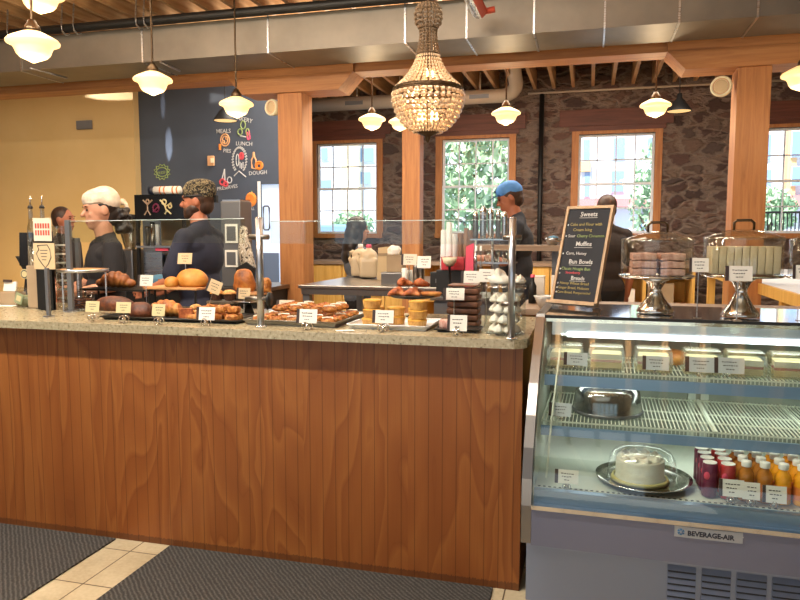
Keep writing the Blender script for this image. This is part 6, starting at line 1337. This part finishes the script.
    if hat == 'bandana':
        c = MB(); hp(c, (.0, 0, 1.708), (.095, .081, .062)); hp(c, (-.03, 0, 1.69), (.088, .082, .090)); [hp(c, (.0, 0, 1.687 + .018 * q), (.0955 - .004 * q, .0815 - .002 * q, .010)) for q in range(4)]; c.fuse('bandana_wrap', 'bandana', t, .006, 2)
        c = MB(); hp(c, (-.125, .0, 1.675), (.024, .022, .020)); hp(c, (-.142, .014, 1.64), (.012, .012, .035)); hp(c, (-.148, -.016, 1.65), (.012, .012, .03)); c.fuse('bandana_knot', 'bandana', t, .005, 1)
    if hat in ('cap_blue', 'cap_pat'):
        c = MB(); hp(c, (-.006, 0, 1.704), (.099, .083, .070)); hp(c, (-.03, 0, 1.685), (.084, .081, .07))
        if hat == 'cap_pat': hp(c, (-.02, 0, 1.735), (.098, .084, .048)); hp(c, (-.07, 0, 1.70), (.05, .07, .06))
        c.fuse('cap_crown', hat, t, .006, 3)
        if hat == 'cap_blue':
            c = MB(); pr_ = [Hd((.075 + .105 * math.cos(a), .075 * math.sin(a), 1.692 - .018 * math.cos(a))) for a in [-PI / 2 + PI * i / 12 for i in range(13)]]
            vs = [c.bm.verts.new(p) for p in pr_]; c.bm.faces.new(vs); bmesh.ops.solidify(c.bm, geom=c.bm.faces[:], thickness=.005); c.build('cap_brim', hat, t)
            MB().ell(Hd((.093, 0, 1.725)), tuple(dh(x) for x in (.008, .013, .013)), hq, 10, 8).build('cap_emblem', 'navy', t)
        else:
            c = MB(); c.tube([Hd((.0935 * math.cos(a) - .005, .080 * math.sin(a), 1.672)) for a in [i * 2 * PI / 28 for i in range(28)]], dh(.006), 6, True); c.build('cap_band', 'black', t, True)
            MB().box(Hd((-.115, 0, 1.65)), (dh(.015), dh(.03), dh(.045))).build('cap_strap', 'black', t)
    return t
def stand(px, D, dx=0): P = onD(px, 235, D); return (P.x + dx, P.y, 0)
a = stand(105, 4.52)
person('worker in a pale bandana and black t-shirt with a dark curly ponytail', a, math.radians(232), 1.665, 'tee_black', 'skin3', 'dark_trouser', (0, .14, -.05), ((.05, -.24, 1.16), (.24, -.16, 1.12)), ((.02, .23, 1.16), (.20, .17, 1.13)), ('bun', 'hair'), 'bandana', hs=1.15)
a = stand(200, 4.45)
person('bearded worker in a patterned skull cap and navy t-shirt seen from behind', a, math.radians(180), 1.74, 'tee_navy', 'skin2', 'dark_trouser', (0, .06, .30), ((.08, -.22, 1.14), (.30, -.14, 1.08)), ((.08, .22, 1.14), (.30, .12, 1.08)), ('short', 'hairb'), 'cap_pat', beard=True, sleeve=.8)
person('dark haired person mostly hidden behind the bandana worker', stand(64, 6.2), math.radians(12), 1.66, 'tee_brown', 'skin2', 'dark_trouser', (0, 0, 0), None, None, ('short', 'hairb'))
person('person with long dark hair in a slate top beyond the milk jug', stand(357, 6.3), math.radians(40), 1.57, 'tee_slate', 'skin3', 'dark_trouser', (0, .1, -.2), ((.08, -.20, 1.16), (.25, -.10, 1.08)), ((.06, .21, 1.16), (.2, .1, 1.05)), ('long', 'hair'), None, 0, 1.0, female=True)
person('worker in a blue baseball cap and charcoal t-shirt looking down', stand(519, 5.7), math.radians(186), 1.84, 'tee_grey', 'skin2', 'denim', (0, .30, 0), ((.10, -.25, 1.16), (.32, -.14, 1.18)), ((.10, .25, 1.16), (.32, .14, 1.18)), ('short', 'hairb'), 'cap_blue', .05)
person('dark haired person in a dark brown top seen from behind the chalkboard', stand(606, 6.15), math.radians(112), 1.76, 'tee_brown', 'skin2', 'dark_trouser', (0, .12, .3), None, None, ('short', 'hairb'))

# ================================================================== LIGHT
def area(name, loc, size, power, col, rot=(0, 0, 0), sy=None):
    l = bpy.data.lights.new(name, 'AREA'); l.energy = power; l.color = col; l.size = size
    if sy: l.shape = 'RECTANGLE'; l.size_y = sy
    o = bpy.data.objects.new(name, l); C.objects.link(o); o.location = loc; o.rotation_euler = rot; return o
def point(name, loc, power, col, r=.08):
    l = bpy.data.lights.new(name, 'POINT'); l.energy = power; l.color = col; l.shadow_soft_size = r
    o = bpy.data.objects.new(name, l); C.objects.link(o); o.location = loc; return o
WARM = (1, .84, .64)
s = bpy.data.lights.new('sun', 'SUN'); s.energy = 10.0; s.angle = .01; s.color = (1, .96, .9)
so = bpy.data.objects.new('sun', s); C.objects.link(so); so.rotation_euler = Euler((math.radians(38), 0, math.radians(-20)))
area('slab_shadow_key', (-2.3, 1.6, 3.2), 3.6, 165, (1, .91, .78), (math.radians(16), 0, 0), .10)  # unseen area light, placed so the slab shades the counter front
area('shop_fill', (-1.6, -.4, 3.2), 4.0, 34, (1, .95, .88), (math.radians(18), 0, 0), 2.0)  # added fill above the viewer, no fitting modelled
area('floor_bounce_fill', (-1.6, -1.6, .15), 5.0, 60, (1, .92, .82), (math.radians(180 - 22), 0, 0), 2.6)  # added area light imitating sun bounced off the floor
area('joist_fill', (-2.2, 2.9, 2.72), 6.0, 230, (1, .82, .56), (math.radians(180), 0, 0), .5)  # unseen fill added to brighten the front joists
area('back_joist_fill', (-.6, 6.05, 2.88), 5.0, 110, (1, .93, .82), (math.radians(180 + 25), 0, 0), .14)  # fill hidden behind the beam, added to brighten the rear joists
area('bar_fill', (-2.2, 3.7, 3.2), 4.0, 50, WARM, (0, 0, 0), .6)  # added warm fill over the bar, not a built lamp
area('kitchen_fill', (-1.0, 6.6, 3.22), 5.0, 160, (1, .92, .80), (0, 0, 0), .8)  # added kitchen fill, hidden from view by beam and duct
area('kitchen_fill_left', (-5.6, 6.0, 3.22), 3.0, 14, (1, .84, .62), (0, 0, 0), .6)  # added weak fill for the left of the kitchen, no fitting
area('tan_wall_fill', (-5.9, 5.7, .9), 2.2, 20, (1, .72, .42), (math.radians(78), 0, 0), .3)  # unseen warm area light aimed at the tan wall from low down
area('door_daylight_fill', (-3.25, 6.2, 1.3), .5, 6, (.6, .78, 1), (math.radians(88), 0, 0), 1.4)  # added cool area light facing the wall, in place of door daylight
def spot(name, loc, tgt, power, ang, col, blend=.25):
    l = bpy.data.lights.new(name, 'SPOT'); l.energy = power; l.color = col; l.spot_size = math.radians(ang); l.spot_blend = blend; l.shadow_soft_size = .01
    o = bpy.data.objects.new(name, l); C.objects.link(o); o.location = loc; o.rotation_euler = (Vector(tgt) - Vector(loc)).to_track_quat('-Z', 'Y').to_euler()
tg = onY(112, 96, YB - .1); spot('sun_streak_spot', (tg.x - 2.3, YB - .38, tg.z + .12), tg, 3200, 2.4, (1, .95, .86))  # these added spots draw the sunlight streaks on the tan and blue walls
tg = onY(169, 146, YB); spot('sun_streak_spot', (tg.x - .02, YB - .40, tg.z - 1.5), tg, 900, 3.4, (.95, .96, 1))
tg = onY(163, 106, YB); spot('sun_streak_spot', (tg.x - .02, YB - .40, tg.z - 1.9), tg, 600, 1.8, (.95, .96, 1))
for zz, pw in ((z1 - .032, 1.7), (z2 - .032, 1.3)):
    o = area('case_shelf_fill', CM @ Vector((CL / 2, .42, zz)), 1.1, pw, (.95, 1, .94), (0, 0, CR), .10)  # added strips brightening the shelves, no light fitting modelled there
o = area('case_top_fill', CM @ Vector((CL / 2, .40, 1.04)), 1.1, 2.2, (.95, 1, .94), (0, 0, CR), .06)  # unseen extra strip brightening the case beside the light tube
w = bpy.data.worlds.new('world'); SC.world = w; w.use_nodes = True
bg = w.node_tree.nodes['Background']; bg.inputs[0].default_value = (.72, .86, 1, 1); bg.inputs[1].default_value = 1.5
SC.view_settings.view_transform = 'Standard'; SC.view_settings.look = 'None'; SC.view_settings.exposure = 0.0
SC.cycles.max_bounces = 8; SC.cycles.transparent_max_bounces = 24; SC.cycles.use_denoising = True
SC.cycles.sample_clamp_indirect = 6; SC.cycles.caustics_reflective = False; SC.cycles.caustics_refractive = False
